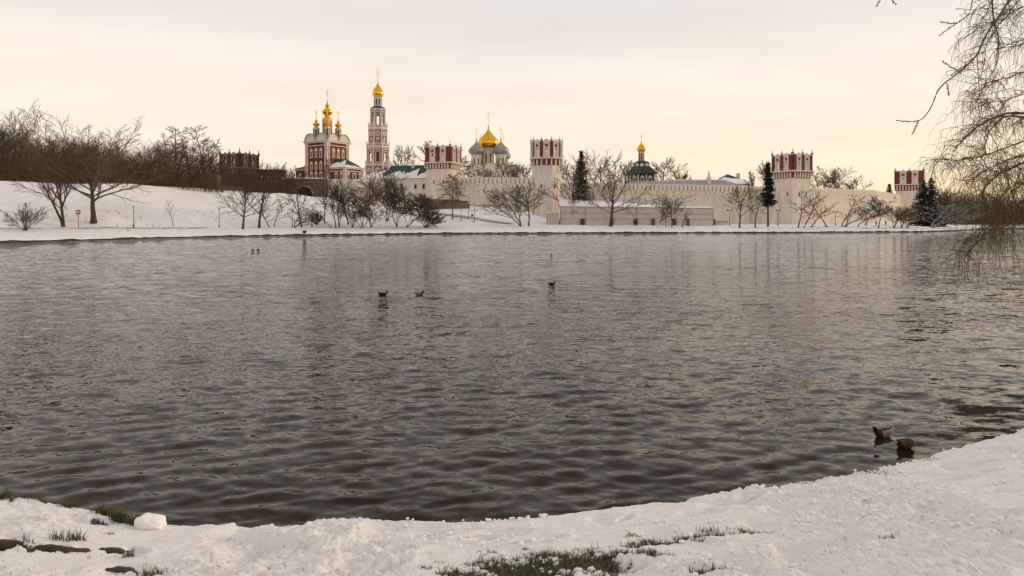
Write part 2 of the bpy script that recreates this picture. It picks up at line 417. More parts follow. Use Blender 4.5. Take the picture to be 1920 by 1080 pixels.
# bare patches: (px, py, half length along, half width across)
PATCH = [(965, 1066, .66, .22, -.02), (1095, 1052, .58, .13, .12), (900, 1074, .4, .1, 0), (1010, 1040, .45, .06, .1), (1235, 1014, .40, .055, .25), (1330, 1003, .34, .045, .25), (1425, 993, .26, .05, .2), (1160, 1062, .3, .03, .1), (1235, 1040, .14, .03, .1),
         (70, 1027, .42, .045, -.12), (15, 1018, .25, .04, -.1), (218, 1033, .17, .035, -.2), (232, 1074, .30, .045, -.15), (1905, 1011, .16, .035, -.2), (1660, 1012, .08, .012, 0), (1505, 962, .12, .014, .2), (1330, 1072, .2, .03, .1), (185, 972, .16, .03, -.3), (200, 1001, .07, .016, 0)]
def bare_mask(x, y):
    m = np.zeros_like(x)
    for px, py, a_, b_, rot in PATCH:
        cx, cy = near_pt(px, py); c, s = math.cos(rot), math.sin(rot)
        u = ((x - cx) * c + (y - cy) * s) / a_; v = (-(x - cx) * s + (y - cy) * c) / (b_ * 2.3)
        m = np.maximum(m, 1.25 - np.sqrt(u * u + v * v))
    n = fbm(x * 4, y * 7, 31, 4) * 1.3 + fbm(x * 17, y * 22, 33, 3) * 1.2
    return np.clip((m + n - .36) / .22, 0, 1) * (m > .02)
xs = np.concatenate([np.linspace(-80, -9, 60), np.arange(-9, -6.2, .05), np.arange(-6.2, 8.6, .0195), np.arange(8.6, 16, .07), np.linspace(16, 260, 70)])
ds = np.concatenate([np.linspace(-1.3, -.32, 10), np.arange(-.30, 3.3, .0185), np.arange(3.3, 6, .06), np.linspace(6.1, 60, 40)])
DX, DD = np.meshgrid(xs, ds, indexing='xy')
EY = edge(DX)
lowm = np.clip(vnoise(DX * .9, DD * .9, 50) * 1.6 - .3, 0, 1)
rag = fbm(DX * 2.3, DX * 0 + 2, 21, 3) * .16 + fbm(DX * 11, DX * 0 + 5, 22, 3) * .09
dd = DD + rag * np.exp(-np.maximum(DD, 0) / .5)
YY = EY - DD
ZZ = np.where(dd > 0, LIP * (1 - np.exp(-np.maximum(dd, 0) / .055)) + .222 * np.maximum(DD, 0) / (1 + np.maximum(DD, 0) / 60), np.maximum(dd * 2.2, -1.6))
on = np.clip(dd / .1, 0, 1)
bm_ = bare_mask(DX, YY)
lum = fbm(DX * 1.3, YY * 1.3, 24, 3) * .12 + fbm(DX * 4.5, YY * 6.0, 25, 4) * .10
lum += blobs(DX * 7 + 2 * vnoise(DX * 9, YY * 9, 1), YY * 9, 26) * .036 * (.25 + lowm) + blobs(DX * 17, YY * 21, 27) * .020 * (.35 + .9 * (1 - lowm))
lum += blobs(DX * 36, YY * 40, 28) * .007
pit = np.clip(vnoise(DX * 2.1, YY * 2.6, 61) - .60, 0, 1) * .35
foot = np.zeros_like(ZZ); rf_ = np.random.RandomState(4)
for k in range(46):      # old footprints trodden into the bank
    fx = rf_.uniform(-5.5, 8.) if k > 16 else -5 + k * .78 + rf_.normal(0, .08); fd = rf_.uniform(.5, 2.8) if k > 16 else 1.0 + .32 * (k % 2) + .25 * math.sin(k * .5); fa = rf_.normal(.2, .5)
    fy = float(edge(np.array(fx))) - fd; sel_ = (np.abs(DX - fx) < .5) & (np.abs(YY - fy) < .5)
    ux = ((DX - fx) * math.cos(fa) + (YY - fy) * math.sin(fa)) / .15; uy_ = (-(DX - fx) * math.sin(fa) + (YY - fy) * math.cos(fa)) / .062; r2 = np.sqrt(ux ** 2 + uy_ ** 2)
    foot += np.where(sel_, -.05 * np.clip(1.35 - r2, 0, .6) / .6 + .018 * np.exp(-((r2 - 1.5) / .25) ** 2), 0)
smoothz = np.clip(vnoise(DX * .55, YY * .8, 63) * 2.2 - .55, .22, 1)     # smooth drifts between crumbly parts
lum = lum * smoothz - .02 * smoothz
ZZ = ZZ + on * (lum - pit + foot) - .05 * bm_ * on
bare = np.clip(np.maximum(bm_, np.clip((.015 - dd) / .02, 0, 1)), 0, 1)
V = np.stack([DX, YY, ZZ], -1).reshape(-1, 3); nc = len(xs)
a = (np.arange(len(ds) - 1)[:, None] * nc + np.arange(nc - 1)[None, :])
Q = np.stack([a, a + nc, a + nc + 1, a + 1], -1).reshape(-1, 4)
mb_ = bpy.data.materials.new('bank_snow'); mb_.use_nodes = True; MAT['bank_snow'] = mb_
t = NT(mb_); t.p.inputs['Roughness'].default_value = .7
at_ = t.n('ShaderNodeAttribute'); at_.attribute_name = 'bare'
co = t.coord()
n1 = t.noise(co, 3., 5); n2 = t.noise(co, 60., 3); n3 = t.noise(co, 14., 4)
sn = t.mix(t.rng(n1.outputs[0], .35, .7), (.85, .825, .81), (.80, .765, .745))
soil = t.mix(t.rng(n3.outputs[0], .42, .6), (.040, .030, .019), (.060, .060, .026))
dirt = t.mix(t.rng(n2.outputs[0], .70, .74), sn, (.5, .44, .38))
n4 = t.noise(co, 38., 4); n5 = t.noise(co, 9., 3)
sp_ = t.n('ShaderNodeMath', operation='ADD'); t.l(at_.outputs['Fac'], sp_.inputs[0]); t.l(t.rng(n4.outputs[0], .25, .75, -.62, .62), sp_.inputs[1])
litter = t.mix(t.rng(t.noise(co, 95., 2).outputs[0], .735, .75), dirt, (.12, .08, .05))
lit2 = t.mix(t.rng(n5.outputs[0], .5, .62), dirt, litter)
t.l(t.mix(t.rng(sp_.outputs[0], .28, .78), lit2, soil), t.p.inputs['Base Color'])
t.p.inputs['Subsurface Weight'].default_value = .0
t.bump(n2.outputs[0], .8, .015)
me = np_mesh('snowy_bank', V, Q, 'bank_snow', None, True)
at2 = me.attributes.new('bare', 'FLOAT', 'POINT'); at2.data.foreach_set('value', bare.ravel().astype(np.float32))
setp(put('snowy_bank', me), 'lumpy trodden snow on the near bank with bare grassy patches', kind='structure')
def bank_z(x, y):   # surface height incl. lumps is close to this
    return float(bank_base(np.array(x), np.array(y)))
# ------------------------------------------------------------------ shared building pieces
def onion(r_neck, r_max, h, n=26):
    k = [(r_neck, 0), (r_max * .90, .10), (r_max, .25), (r_max * .93, .38), (r_max * .70, .52), (r_max * .42, .655), (r_max * .22, .77), (r_max * .10, .88), (r_max * .045, 1.)]
    zs = np.linspace(0, 1, n); zk = [b for _, b in k]; rk = [a for a, _ in k]
    out = []
    for z in zs:      # smooth interpolation
        i = min(max(np.searchsorted(zk, z) - 1, 0), len(zk) - 2); f = (z - zk[i]) / (zk[i + 1] - zk[i])
        m = lambda j: (rk[min(j + 1, len(rk) - 1)] - rk[max(j - 1, 0)]) / (zk[min(j + 1, len(rk) - 1)] - zk[max(j - 1, 0)])
        d = zk[i + 1] - zk[i]
        r = (2 * f ** 3 - 3 * f ** 2 + 1) * rk[i] + (f ** 3 - 2 * f ** 2 + f) * d * m(i) + (-2 * f ** 3 + 3 * f ** 2) * rk[i + 1] + (f ** 3 - f ** 2) * d * m(i + 1)
        out.append((max(r, .03), z * h))
    return out
def cross_mesh(h, t=.16, ball=.3):
    t *= .75
    m = MB(); m.lathe([(.02, 0), (ball * .7, ball * .25), (ball, ball), (ball * .7, ball * 1.75), (t * .6, ball * 2), (t * .5, h * .3)], 10)
    m.box(-t / 2, t / 2, -t / 2, t / 2, h * .25, h); w = h * .17
    m.box(-w, w, -t * .45, t * .45, h * .70, h * .70 + t); m.box(-w * .5, w * .5, -t * .44, t * .44, h * .85, h * .85 + t)
    m.slab([(-w * .6, h * .48 + .22), (w * .6, h * .48 - .1), (w * .6, h * .48 - .1 + t), (-w * .6, h * .48 + .22 + t)], -t * .43, t * .43)
    for x in (-w, w): m.lathe([(.02, h * .70 - .06), (t * .9, h * .70 + t / 2), (.02, h * .70 + t + .06)], 6, x, 0)
    return m.mesh('cross', 'gold')
def window_mesh(w, h, ped=.9, fr=.26, dep=.28, kind='ogee', m='white_stone'):
    """carved surround round an opening w x h, standing on z=0, outer face towards -y"""
    b = MB(); o = w / 2
    b.box(-o - fr, -o, -dep, .05, 0, h); b.box(o, o + fr, -dep, .05, 0, h)
    b.box(-o - fr - .1, o + fr + .1, -dep - .08, .05, -fr, 0.); b.box(-o - fr - .1, o + fr + .1, -dep - .08, .05, h, h + fr)
    t = h + fr; e = o + fr + .05
    if ped > 0:
        if kind == 'ogee': b.slab([(-e, t), (e, t), (e * 1.02, t + ped * .35), (e * .62, t + ped * .5), (e * .45, t + ped * .75), (.1, t + ped), (-.1, t + ped), (-e * .45, t + ped * .75), (-e * .62, t + ped * .5), (-e * 1.02, t + ped * .35)], -dep, .04)
        else: b.slab([(-e, t), (e, t), (0, t + ped)], -dep, .04)
    return b.mesh('window', m)
def pane_mesh(w, h, m='glass_shade_dark'):
    b = MB(); b.box(-w / 2, w / 2, -.06, .03, .004, h - .004); return b.mesh('pane', m)
def window(parent, wm, pm, loc, rz=0.):
    o = put('window', wm, parent, loc, rz); put('pane', pm, o); return o
def offset(poly, d):
    n = len(poly); out = []
    for i in range(n):
        p0 = np.array(poly[i - 1]); p1 = np.array(poly[i]); p2 = np.array(poly[(i + 1) % n])
        a = p1 - p0; b = p2 - p1; a = a / np.linalg.norm(a); b = b / np.linalg.norm(b)
        na = np.array((a[1], -a[0])); nb = np.array((b[1], -b[0])); m = (na + nb) / (1 + na @ nb)
        out.append(tuple(p1 + m * d))
    return out
def ngon(n, r, ph=0.): return [(r * math.cos(ph + 2 * math.pi * i / n), r * math.sin(ph + 2 * math.pi * i / n)) for i in range(n)]
def square(s): return [(-s / 2, -s / 2), (s / 2, -s / 2), (s / 2, s / 2), (-s / 2, s / 2)]
def edges(poly):
    for i in range(len(poly)):
        a = np.array(poly[i]); b = np.array(poly[(i + 1) % len(poly)]); d = b - a; L = np.linalg.norm(d)
        yield a, b, (a + b) / 2, L, math.atan2(d[1], d[0])     # CCW polygon: outward normal is -y of the edge frame

# ------------------------------------------------------------------ wall towers
corb_cache = {}
def wall_tower(name, label, cx, cy, z0, poly, rz, h_body, h_corb, h_crown, pattern, sink=2., brick='brick_red', body='plaster', wins=(), flare=.55, stone='white_stone', screen='plaster_grey'):
    root = thing(name, label, 'tower', (cx, cy, z0), rz, 'towers of the convent wall')
    b = MB(); b.loft([[(x * 1.02, y * 1.02, -sink) for x, y in poly], [(x, y, h_body) for x, y in poly]]); b.build('body', body, root)
    p1 = offset(poly, .06); p2 = offset(poly, flare)
    b = MB(); b.loft([[(x, y, h_body) for x, y in p1], [(x, y, h_body + h_corb * .45) for x, y in offset(poly, flare * .45)], [(x, y, h_body + h_corb) for x, y in p2]]); b.build('corbel_band', brick, root)
    bm_ = MB(); bw = .24
    bm_.slab([(-bw, 0), (bw, 0), (bw, h_corb * .8), (-bw, h_corb * .8)], -flare * 1.05, .3)
    bmesh_ = bm_.mesh('corbel', stone)
    for a, e, mid, L, ang in edges(poly):
        n = max(1, int(L / 1.15))
        for i in range(n):
            f = (i + .5) / n; p = a + (e - a) * f
            put('corbel', bmesh_, root, (p[0], p[1], h_body + .12), ang)
    p3 = offset(poly, flare + .28)
    b = MB(); b.prism(offset(poly, flare + .12), h_body + h_corb, h_body + h_corb + .28, p3); b.prism(p3, h_body + h_corb + .28, h_body + h_corb + .5); b.build('cornice', stone, root)
    zc = h_body + h_corb + .5; hc = h_crown; pc = offset(poly, flare * .75)
    cap = MB()
    pinn = MB(); pinn.cur = 1; pinn.box(-.28, .28, -.28, .28, 0, .42); pinn.cur = 0
    pinn.lathe([(.20, .42), (.24, .6), (.12, .75), (.17, 1.0), (.09, 1.2), (.13, 1.35), (.02, 1.85)], 6); pinn_m = pinn.mesh('pinnacle', [stone, 'stone_brown'])
    cr = MB()
    for xx, hh in ((-.5, .35), (0, .75), (.5, .35)): cr.lathe([(.16, 0), (.20, hh * .4), (.08, hh * .7), (.02, hh)], 6, xx, 0)
    cr.slab([(-.75, 0), (.75, 0), (.35, .28), (-.35, .28)], -.1, .1); cr_m = cr.mesh('crest', stone)
    for ei_, (a, e, mid, L, ang) in enumerate(edges(pc)):
        pat = pattern if isinstance(pattern, str) else pattern[ei_ % len(pattern)]; units = sum(1.0 if c == 'B' else .8 for c in pat); x = 0.
        d = (e - a) / L
        for idx, c in enumerate(pat):
            wdt = L * (1.0 if c == 'B' else .8) / units; p = a + d * (x + wdt / 2); x += wdt
            if c == 'P':
                m = MB(); m.box(-wdt / 2, wdt / 2, 0, .45, 0, hc); put('pier', m.mesh('pier', brick), root, (p[0], p[1], zc), ang)
                if 0 < idx < len(pat) - 1 or len(pat) <= 2: put('pinnacle', pinn_m, root, (p[0], p[1], zc + hc + .3), ang)
            else:
                m = MB(); cw = wdt * .13
                for sx in (-1, 1):
                    m.lathe([(cw * 1.35, 0), (cw * 1.35, hc * .1), (cw, hc * .14), (cw, hc * .45), (cw * 1.25, hc * .48), (cw, hc * .52), (cw * .9, hc * .88), (cw * 1.4, hc * .92), (cw * 1.4, hc)], 8, sx * (wdt / 2 - cw), -.05)
                m.box(-wdt / 2, wdt / 2, -.12, .3, hc * .86, hc)
                fr = put('bay_frame', m.mesh('bay_frame', stone), root, (p[0], p[1], zc), ang)
                m = MB(); m.arch(wdt - 2 * cw, hc * .86, wdt * .24, hc * .60, hc * .36, .12, .34, 5); put('carved_screen', m.mesh('carved_screen', screen), fr)
                m = MB(); m.box(-wdt * .3, wdt * .3, .04, .115, hc * .66, hc * .80); put('brick_panel', m.mesh('brick_panel', brick), fr)
                put('crest', cr_m, root, (p[0], p[1], zc + hc + .3), ang, (min(1, wdt / 1.6),) * 2 + (1,))
        if len(pat) > 2: put('pinnacle', pinn_m, root, (a[0] * .97, a[1] * .97, zc + hc + .3), ang, (1.2, 1.2, 1.1))
    b = MB(); inner = offset(pc, -.55); outer = offset(pc, .14); n = len(pc)
    for i in range(n):
        j = (i + 1) % n; A, B_, C_, D_ = outer[i], outer[j], inner[j], inner[i]
        b.loft([[(*A, zc + hc), (*B_, zc + hc), (*C_, zc + hc), (*D_, zc + hc)], [(*A, zc + hc + .3), (*B_, zc + hc + .3), (*C_, zc + hc + .3), (*D_, zc + hc + .3)]])
    b.build('coping', stone, root)
    b = MB(); b.prism(offset(pc, -.5), zc, zc + .15); b.build('platform', 'snow_cap', root)
    for (ei, f, zz_, w, h, frame) in wins:
        E = list(edges(poly))[ei % len(poly)]; p = E[0] + (E[1] - E[0]) * f
        if frame: wm = window_mesh(w, h, 0., .16, .10, m='white_stone'); window(root, wm, pane_mesh(w, h), (p[0], p[1], zz_), E[4])
        else:
            m = MB(); m.box(-w / 2, w / 2, -.03, .1, 0, h); put('loophole', m.mesh('loophole', 'glass_shade_dark'), root, (p[0], p[1], zz_), E[4])  # no recess cut: dark box paints the shade inside the loophole
    return root

# corner tower left of the cathedral
Yc = 250.; s = 9.4; th = R(-24)
cxx = at(831, Yc + 5); z0 = zof(389, Yc)
hb = (389 - 316) / F * Yc; 
wall_tower('wall_tower', 'square red and white crowned tower behind the small weeping birch', cxx, Yc + 6, z0, square(s), R(-24) + R(5), hb, 2.0, 5.6, 'PBPBP', sink=3,
           wins=[(0, .32, 8.6, .55, 1.5, False), (0, .72, 8.6, .55, 1.5, False), (0, .4, 4.6, .25, .8, False), (0, .68, 4.6, .25, .8, False), (1, .5, 8.6, .5, 1.3, False), (0, .2, 1.2, .25, .25, False)])
# round tower
Yr = 246.
roundpoly = [(5.35 * math.cos(a_), 5.35 * math.sin(a_)) for i in range(10) for a_ in (R(-102 + 36 * i), R(-102 + 36 * i + 24))]
wall_tower('wall_tower', 'round white tower with tall carved stone crown above red corbels', at(1025, Yr + 5), Yr + 6, 1.7, roundpoly, R(-3), zof(309, Yr) - 1.7, 2.3, 5.9, ['B', 'P'], sink=1.5, flare=.6, body='plaster_grey',
           wins=[(19, .3, 13.4, .6, 1.3, True), (2, .4, 13.4, .6, 1.3, True), (19, .3, 5.8, .8, 1.3, False), (2, .5, 5.7, .8, 1.3, False)])
# right corner tower, one corner towards the pond
Yq = 240.
wall_tower('wall_tower', 'square crowned tower standing corner-on beside the trimmed spruce', at(1487, Yq + 6), Yq + 7, 1.6, square(8.9), R(45 - 20), zof(333, Yq) - 1.6, 2.2, 5.6, 'PBPBP', sink=1.,
           wins=[(3, .74, 10.4, .55, 1.4, True), (0, .36, 10.4, .55, 1.4, True), (0, .74, 10.4, .55, 1.4, True)])
# far right tower
Yf = 325.
wall_tower('wall_tower', 'most distant crowned tower, partly hidden by dark spruces', at(1708, Yf + 6), Yf + 7, 1.3, square(11.2), R(-33), zof(357, Yf) - 1.3, 2.6, 6.2, 'PBPBP', sink=1.,
           wins=[(0, .42, 9.3, .8, 1.6, False), (0, .3, 3.6, .7, 1.0, False)])
# dark brick tower among the trees on the left
Yl = 255.
wall_tower('wall_tower', 'dark brick crowned tower half hidden by bare trees on the left', at(447, Yl + 5), Yl + 6, 11.5, square(9.2), R(45 + 22), zof(326, Yl) - 11.5, 2.0, 5.0, 'PBPBP', sink=2., brick='brick_dark', body='brick_dark', stone='shaded_stone', screen='shaded_stone')  # stone trim and screens use the tone with shade in its colour

# ------------------------------------------------------------------ crenellated walls
def merlon_mesh(w=1.2, h=2.2, t=.7):
    m = MB(); m.slab([(-w / 2, 0), (w / 2, 0), (w / 2, h), (w * .2, h * .93), (0, h * .85), (-w * .2, h * .93), (-w / 2, h)], 0, t)
    m.cur = 1; m.slab([(-w / 2 - .03, h - .02), (-w * .2, h * .93 - .02), (0, h * .85 - .02), (w * .2, h * .93 - .02), (w / 2 + .03, h - .02), (w / 2 + .03, h + .10), (w * .2, h * .97 + .06), (0, h * .92 + .06), (-w * .2, h * .97 + .06), (-w / 2 - .03, h + .10)], -.06, t + .06)
    return m.mesh('merlon', ['plaster', 'snow_cap'])
MERL = merlon_mesh()
def wall_run(label, A, B, zA, zB, tA, tB, body='plaster', pitch=1.55, loops=True, ledge=3.6, sink=2.):
    """A,B ground plan ends left to right; z ground, t top of merlons"""
    d = np.array(B) - np.array(A); L = np.linalg.norm(d); ang = math.atan2(d[1], d[0])
    root = thing('convent_wall', label, 'wall', (A[0], A[1], 0), ang, 'crenellated wall round the convent')
    mh = 2.2; a, b = tA - mh, tB - mh
    m = MB(); m.loft([[(0, 0, zA - sink), (L, 0, zB - sink), (L, 2.4, zB - sink), (0, 2.4, zA - sink)], [(0, 0, a), (L, 0, b), (L, 2.4, b), (0, 2.4, a)]]); m.build('wall_body', body, root)
    m = MB(); y = -.16
    for (dz, hh, pr) in ((0.02, .14, .10), (ledge - mh, .22, .16)):
        m.loft([[(0, -pr, a - dz - hh), (L, -pr, b - dz - hh), (L, -.003, b - dz - hh), (0, -.003, a - dz - hh)], [(0, -pr, a - dz), (L, -pr, b - dz), (L, -.003, b - dz), (0, -.003, a - dz)]])
    m.build('string_course', 'white_stone', root)
    n = int(L / pitch)
    lp = MB(); lp.box(-.09, .09, -.02, .1, 0, .75); lpm = lp.mesh('loophole', 'glass_shade_dark')  # dark box on the wall face, painted shade of the slit
    mt = MB(); mt.box(-.2, .2, -.02, .1, 0, .3); mtm = mt.mesh('loophole', 'glass_shade_dark')  # same painted shade for the small square openings
    back = MB(); back.loft([[(0, .95, a), (L, .95, b), (L, 1.15, b), (0, 1.15, a)], [(0, .95, a + mh * .75), (L, .95, b + mh * .75), (L, 1.15, b + mh * .75), (0, 1.15, a + mh * .75)]]); back.build('parapet_gallery', body, root)
    for i in range(n):
        x = (i + .5) * L / n; z = a + (b - a) * x / L
        put('merlon', MERL, root, (x, .0, z))
        if loops:
            if i % 2 == 0: put('loophole', lpm, root, (x, 0, z - 1.1))
            if i % 3 == 1: put('loophole', mtm, root, (x + .4, 0, z - 3.2))
    return root
wall_run('crenellated white wall in front of the golden-domed cathedral', (at(858, 256), 256), (at(1000, 249), 249), zof(384, 256), zof(388, 249), zof(332, 256), zof(333, 249), 'plaster_grey', 1.62)
wall_run('long crenellated wall in the middle, behind the fabric-covered hoarding', (at(1052, 245), 245), (at(1404, 254), 254), 1.6, 1.7, zof(342, 245), zof(348.5, 254))
wall_run('short crenellated wall length behind the trimmed spruce', (at(1404.6, 256), 256), (at(1462, 246), 246), 1.6, 1.6, zof(350, 256), zof(350.5, 246), loops=False, body='plaster_grey')
wall_run('crenellated wall right of the corner-on tower', (at(1512, 247), 247), (at(1642, 278), 278), 1.5, 1.4, zof(352, 247), zof(357.5, 278))
wall_run('plain far end of the wall running up to the distant tower', (at(1642.3, 278), 278), (at(1690, 322), 322), 1.4, 1.3, zof(357.5, 278), zof(366, 322), loops=False)

# ------------------------------------------------------------------ white range with green roof, left of the corner tower
Yb = 256.; A = np.array((at(672, Yb + 6), Yb + 6)); B = np.array((at(800, Yb), Yb)); d = B - A; L = np.linalg.norm(d); ang = math.atan2(d[1], d[0])
root = thing('convent_building', 'long white building with green snow-patched roof left of the square tower', 'building', (A[0], A[1], 0), ang)
ze = zof(334, Yb); zb = 8.0; zr = zof(309, Yb + 5); W_ = 11.
m = MB(); m.box(0, L, 0, W_, zb - 3, ze); m.build('wall', 'plaster_grey', root)
m = MB(); ov = .5
m.add([(-ov, -ov, ze), (L + ov, -ov, ze), (L + ov, W_ + ov, ze), (-ov, W_ + ov, ze), (L * .42, W_ / 2, zr), (L + ov, W_ / 2, zr)], [(0, 1, 5, 4), (1, 2, 5), (2, 3, 4, 5), (3, 0, 4), (0, 3, 2, 1)]); roof = m.build('roof', 'roof_green', root)
# snow left on the lower half of the roof, with a torn upper edge
def roof_snow(parent, P0, P1, Q0, Q1, seed, fmin=.25, fmax=.75, n=60, lift=.10):
    rngs = random.Random(seed); P0, P1, Q0, Q1 = map(np.array, (P0, P1, Q0, Q1)); m = MB(); vs = []; f = .5
    for i in range(n + 1):
        t_ = i / n; f = fmin + (fmax - fmin) * float(np.clip(fbm(np.array(t_ * 7.), np.array(seed * 1.), seed, 4, .65) * 2.2 + .5 + rngs.uniform(-.07, .07), 0, 1))
        lo = P0 + (P1 - P0) * t_; hi = lo + ((Q0 + (Q1 - Q0) * t_) - lo) * f
        vs += [lo + (0, -.06, .02), lo + (0, -.06, lift), hi + (0, 0, lift * .8), hi + (0, 0, .01)]
    fs = []
    for i in range(n):
        for k in range(3): fs.append((4 * i + k, 4 * i + 4 + k, 4 * i + 5 + k, 4 * i + 1 + k))
    m.add(vs, fs); return m.build('roof_snow', 'snow_cap', parent, smooth=False)
roof_snow(roof, (-ov, -ov, ze), (L + ov, -ov, ze), (L * .42, W_ / 2, zr), (L + ov, W_ / 2, zr), 4, .12, .72)
wm = window_mesh(1.0, 1.9, 0., .18, .12); pm = pane_mesh(1.0, 1.9); wsm = window_mesh(.7, 1.3, 0., .14, .12); psm = pane_mesh(.7, 1.3)
for px, big in ((693, 0), (724, 1), (738.5, 1), (754, 1), (779.5, 1), (794.5, 1)):
    x = (px - 672) / 128. * L; window(root, wm if big else wsm, pm if big else psm, (x, 0, zof(354, Yb) if big else zof(347, Yb + 4)))
for px in (721, 767, 791):
    m = MB(); m.box(-.5, .5, -.5, .5, -1.5, 1.4); m.box(-.65, .65, -.65, .65, 1.4, 1.65); m.cur = 1; m.box(-.6, .6, -.6, .6, 1.65, 1.85)
    put('chimney', m.mesh('chimney', ['white_stone', 'snow_cap']), root, ((px - 672) / 128. * L, W_ / 2 - .9, zr))
m = MB(); m.box(0, L, -.25, -.003, ze - .45, ze - .004); m.build('eaves_cornice', 'white_stone', root)
for i in range(9):
    m = MB(); m.box(-.1, .1, -.1, -.003, ze - 2.6, ze - .5); m.build('pilaster_strip', 'white_stone', root, (L * .5 + i * L * .055, 0, 0))

# ------------------------------------------------------------------ gate church
Yg = 264.; gx = at(611, Yg); zg = zof(337, Yg - 7)
S = 11.3; hw = (337 - 264) / F * (Yg - 4)
root = thing('gate_church', 'red and white church with three clusters of small golden domes', 'church', (gx, Yg + 2, zg), R(45 + 15))
m = MB(); m.box(-S / 2, S / 2, -S / 2, S / 2, -4, hw); m.build('wall', 'brick_red', root)
FACES = [(0., lambda x, z, o=0.: (x, -S / 2 - o, z)), (-math.pi / 2, lambda x, z, o=0.: (-S / 2 - o, -x, z)), (math.pi / 2, lambda x, z, o=0.: (S / 2 + o, x, z)), (math.pi, lambda x, z, o=0.: (-x, S / 2 + o, z))]
pl = MB(); pl.lathe([(.36, 0), (.36, hw * .38), (.46, hw * .39), (.46, hw * .42), (.33, hw * .43), (.33, hw * .92), (.5, hw * .95), (.5, hw)], 8); plm = pl.mesh('corner_column', 'church_stone', True)
for sx in (-1, 1):
    for sy in (-1, 1):
        put('corner_column', plm, root, (sx * S / 2, sy * S / 2, 0))
        for o1, o2 in ((.95, 0), (0, .95)): put('corner_column', plm, root, (sx * (S / 2 - o1), sy * (S / 2 - o2), 0))
m = MB()
for z_, h_, p_ in ((hw - .5, .5, .55), (hw - 1.7, .3, .3)):
    for rzf, fp in FACES[:1]: pass
    m.prism(offset(square(S), p_), z_, z_ + h_)
m.prism(offset(square(S), .9), hw + .02, hw + .30); m.build('cornice', 'church_stone', root)
pan = MB(); pan.box(-S * .36, S * .36, -.12, .02, 0, .55); panm = pan.mesh('frieze_panel', 'brick_red')
for rzf, fp in FACES: put('frieze_panel', panm, root, fp(0, hw - 1.35, .0), rzf)
kh = 2.75; kw = S / 2 * .98
kok = MB(); kok.slab([(kw / 2 * math.cos(a_), kh * math.sin(a_)) for a_ in np.linspace(0, math.pi, 15)], -.15, .45)
kok.cur = 1
for i in range(14):
    a0, a1 = np.linspace(0, math.pi, 15)[i:i + 2]
    kok.slab([(kw / 2 * math.cos(a0), kh * math.sin(a0)), (kw / 2 * 1.06 * math.cos(a0), kh * 1.07 * math.sin(a0)), (kw / 2 * 1.06 * math.cos(a1), kh * 1.07 * math.sin(a1)), (kw / 2 * math.cos(a1), kh * math.sin(a1))], -.5, .6)
kokm = kok.mesh('gable_shell', ['church_stone', 'roof_grey'])
rib = MB(); rib.slab([(kw / 2 * .72 * math.cos(a_), kh * .70 * math.sin(a_)) for a_ in np.linspace(0, math.pi, 13)], -.08, .1); ribm = rib.mesh('shell_panel', 'white_stone')
for rzf, fp in FACES:
    for sx in (-1, 1):
        k = put('gable_shell', kokm, root, fp(sx * S / 4 * 1.02, hw + .3, .25), rzf); put('shell_panel', ribm, k, (0, -.10, .12))
m = MB(); h0 = hw + .3
m.loft([[(x, y, h0) for x, y in square(S * .98)], [(x, y, h0 + 2.0) for x, y in square(S * .9)], [(x, y, h0 + 3.3) for x, y in square(S * .34)]]); m.build('roof', 'roof_green', root)
def drum(parent, x, y, z, r, h, n=8, wallm='brick_red', nwin=8, name='drum'):
    m = MB(); m.lathe([(r, 0), (r, h)], n, 0, 0, math.pi / n); d_ = put(name, m.mesh(name, wallm), parent, (x, y, z))
    m = MB(); m.lathe([(r * 1.12, 0), (r * 1.12, h * .10)], n, 0, 0, math.pi / n); m.lathe([(r * 1.05, h * .86), (r * 1.2, h * .93), (r * 1.25, h)], n, 0, 0, math.pi / n); put('drum_cornice', m.mesh('drum_cornice', 'church_stone'), d_, (0, 0, .004))
    for i in range(n):
        a_ = math.pi / n + 2 * math.pi * i / n; m = MB(); m.lathe([(r * .15, h * .1), (r * .15, h * .86)], 6); put('column', m.mesh('column', 'church_stone'), d_, (r * 1.02 * math.cos(a_), r * 1.02 * math.sin(a_), 0))
        a2 = 2 * math.pi * i / n; ww = r * .34
        if i % max(1, n // nwin) == 0: put('pane', pane_mesh(ww, h * .56), d_, (r * math.cos(math.pi / n) * math.cos(a2), r * math.cos(math.pi / n) * math.sin(a2), h * .2), a2 + math.pi / 2)
    return d_
def smooth_prof(k, n=40):
    z = np.linspace(k[0][1], k[-1][1], n); zk = [b for _, b in k]; rk = [a_ for a_, _ in k]; r = np.interp(z, zk, rk)
    for _ in range(1): r[1:-1] = .25 * r[:-2] + .5 * r[1:-1] + .25 * r[2:]
    return list(zip(r, z))
def baroque(parent, x, y, z, R_, h, ch):
    pr = smooth_prof([(R_ * .95, 0), (R_ * 1.0, .05 * h), (R_ * .55, .16 * h), (R_ * .48, .2 * h), (R_ * .9, .30 * h), (R_ * 1.05, .42 * h), (R_ * .95, .5 * h), (R_ * .5, .58 * h), (R_ * .3, .64 * h), (R_ * .42, .72 * h), (R_ * .44, .78 * h), (R_ * .2, .87 * h), (R_ * .09, .93 * h), (R_ * .05, h)])
    m = MB(); m.lathe(pr, 16); d_ = put('dome', m.mesh('dome', 'gold', True), parent, (x, y, z)); put('cross', cross_mesh(ch, .2, .26), d_, (0, 0, h - .1), R(-15)); return d_
q_ = S / 2 * .52; pz = F / Yg
for sx, sy in ((-1, -1), (1, -1), (-1, 1), (1, 1)):
    zd = h0 + 1.3; front = 0
    drum(root, sx * q_, sy * q_, zd, 1.15, 3.9); baroque(root, sx * q_, sy * q_, zd + 3.9, 1.28, 3.9, 3.6)
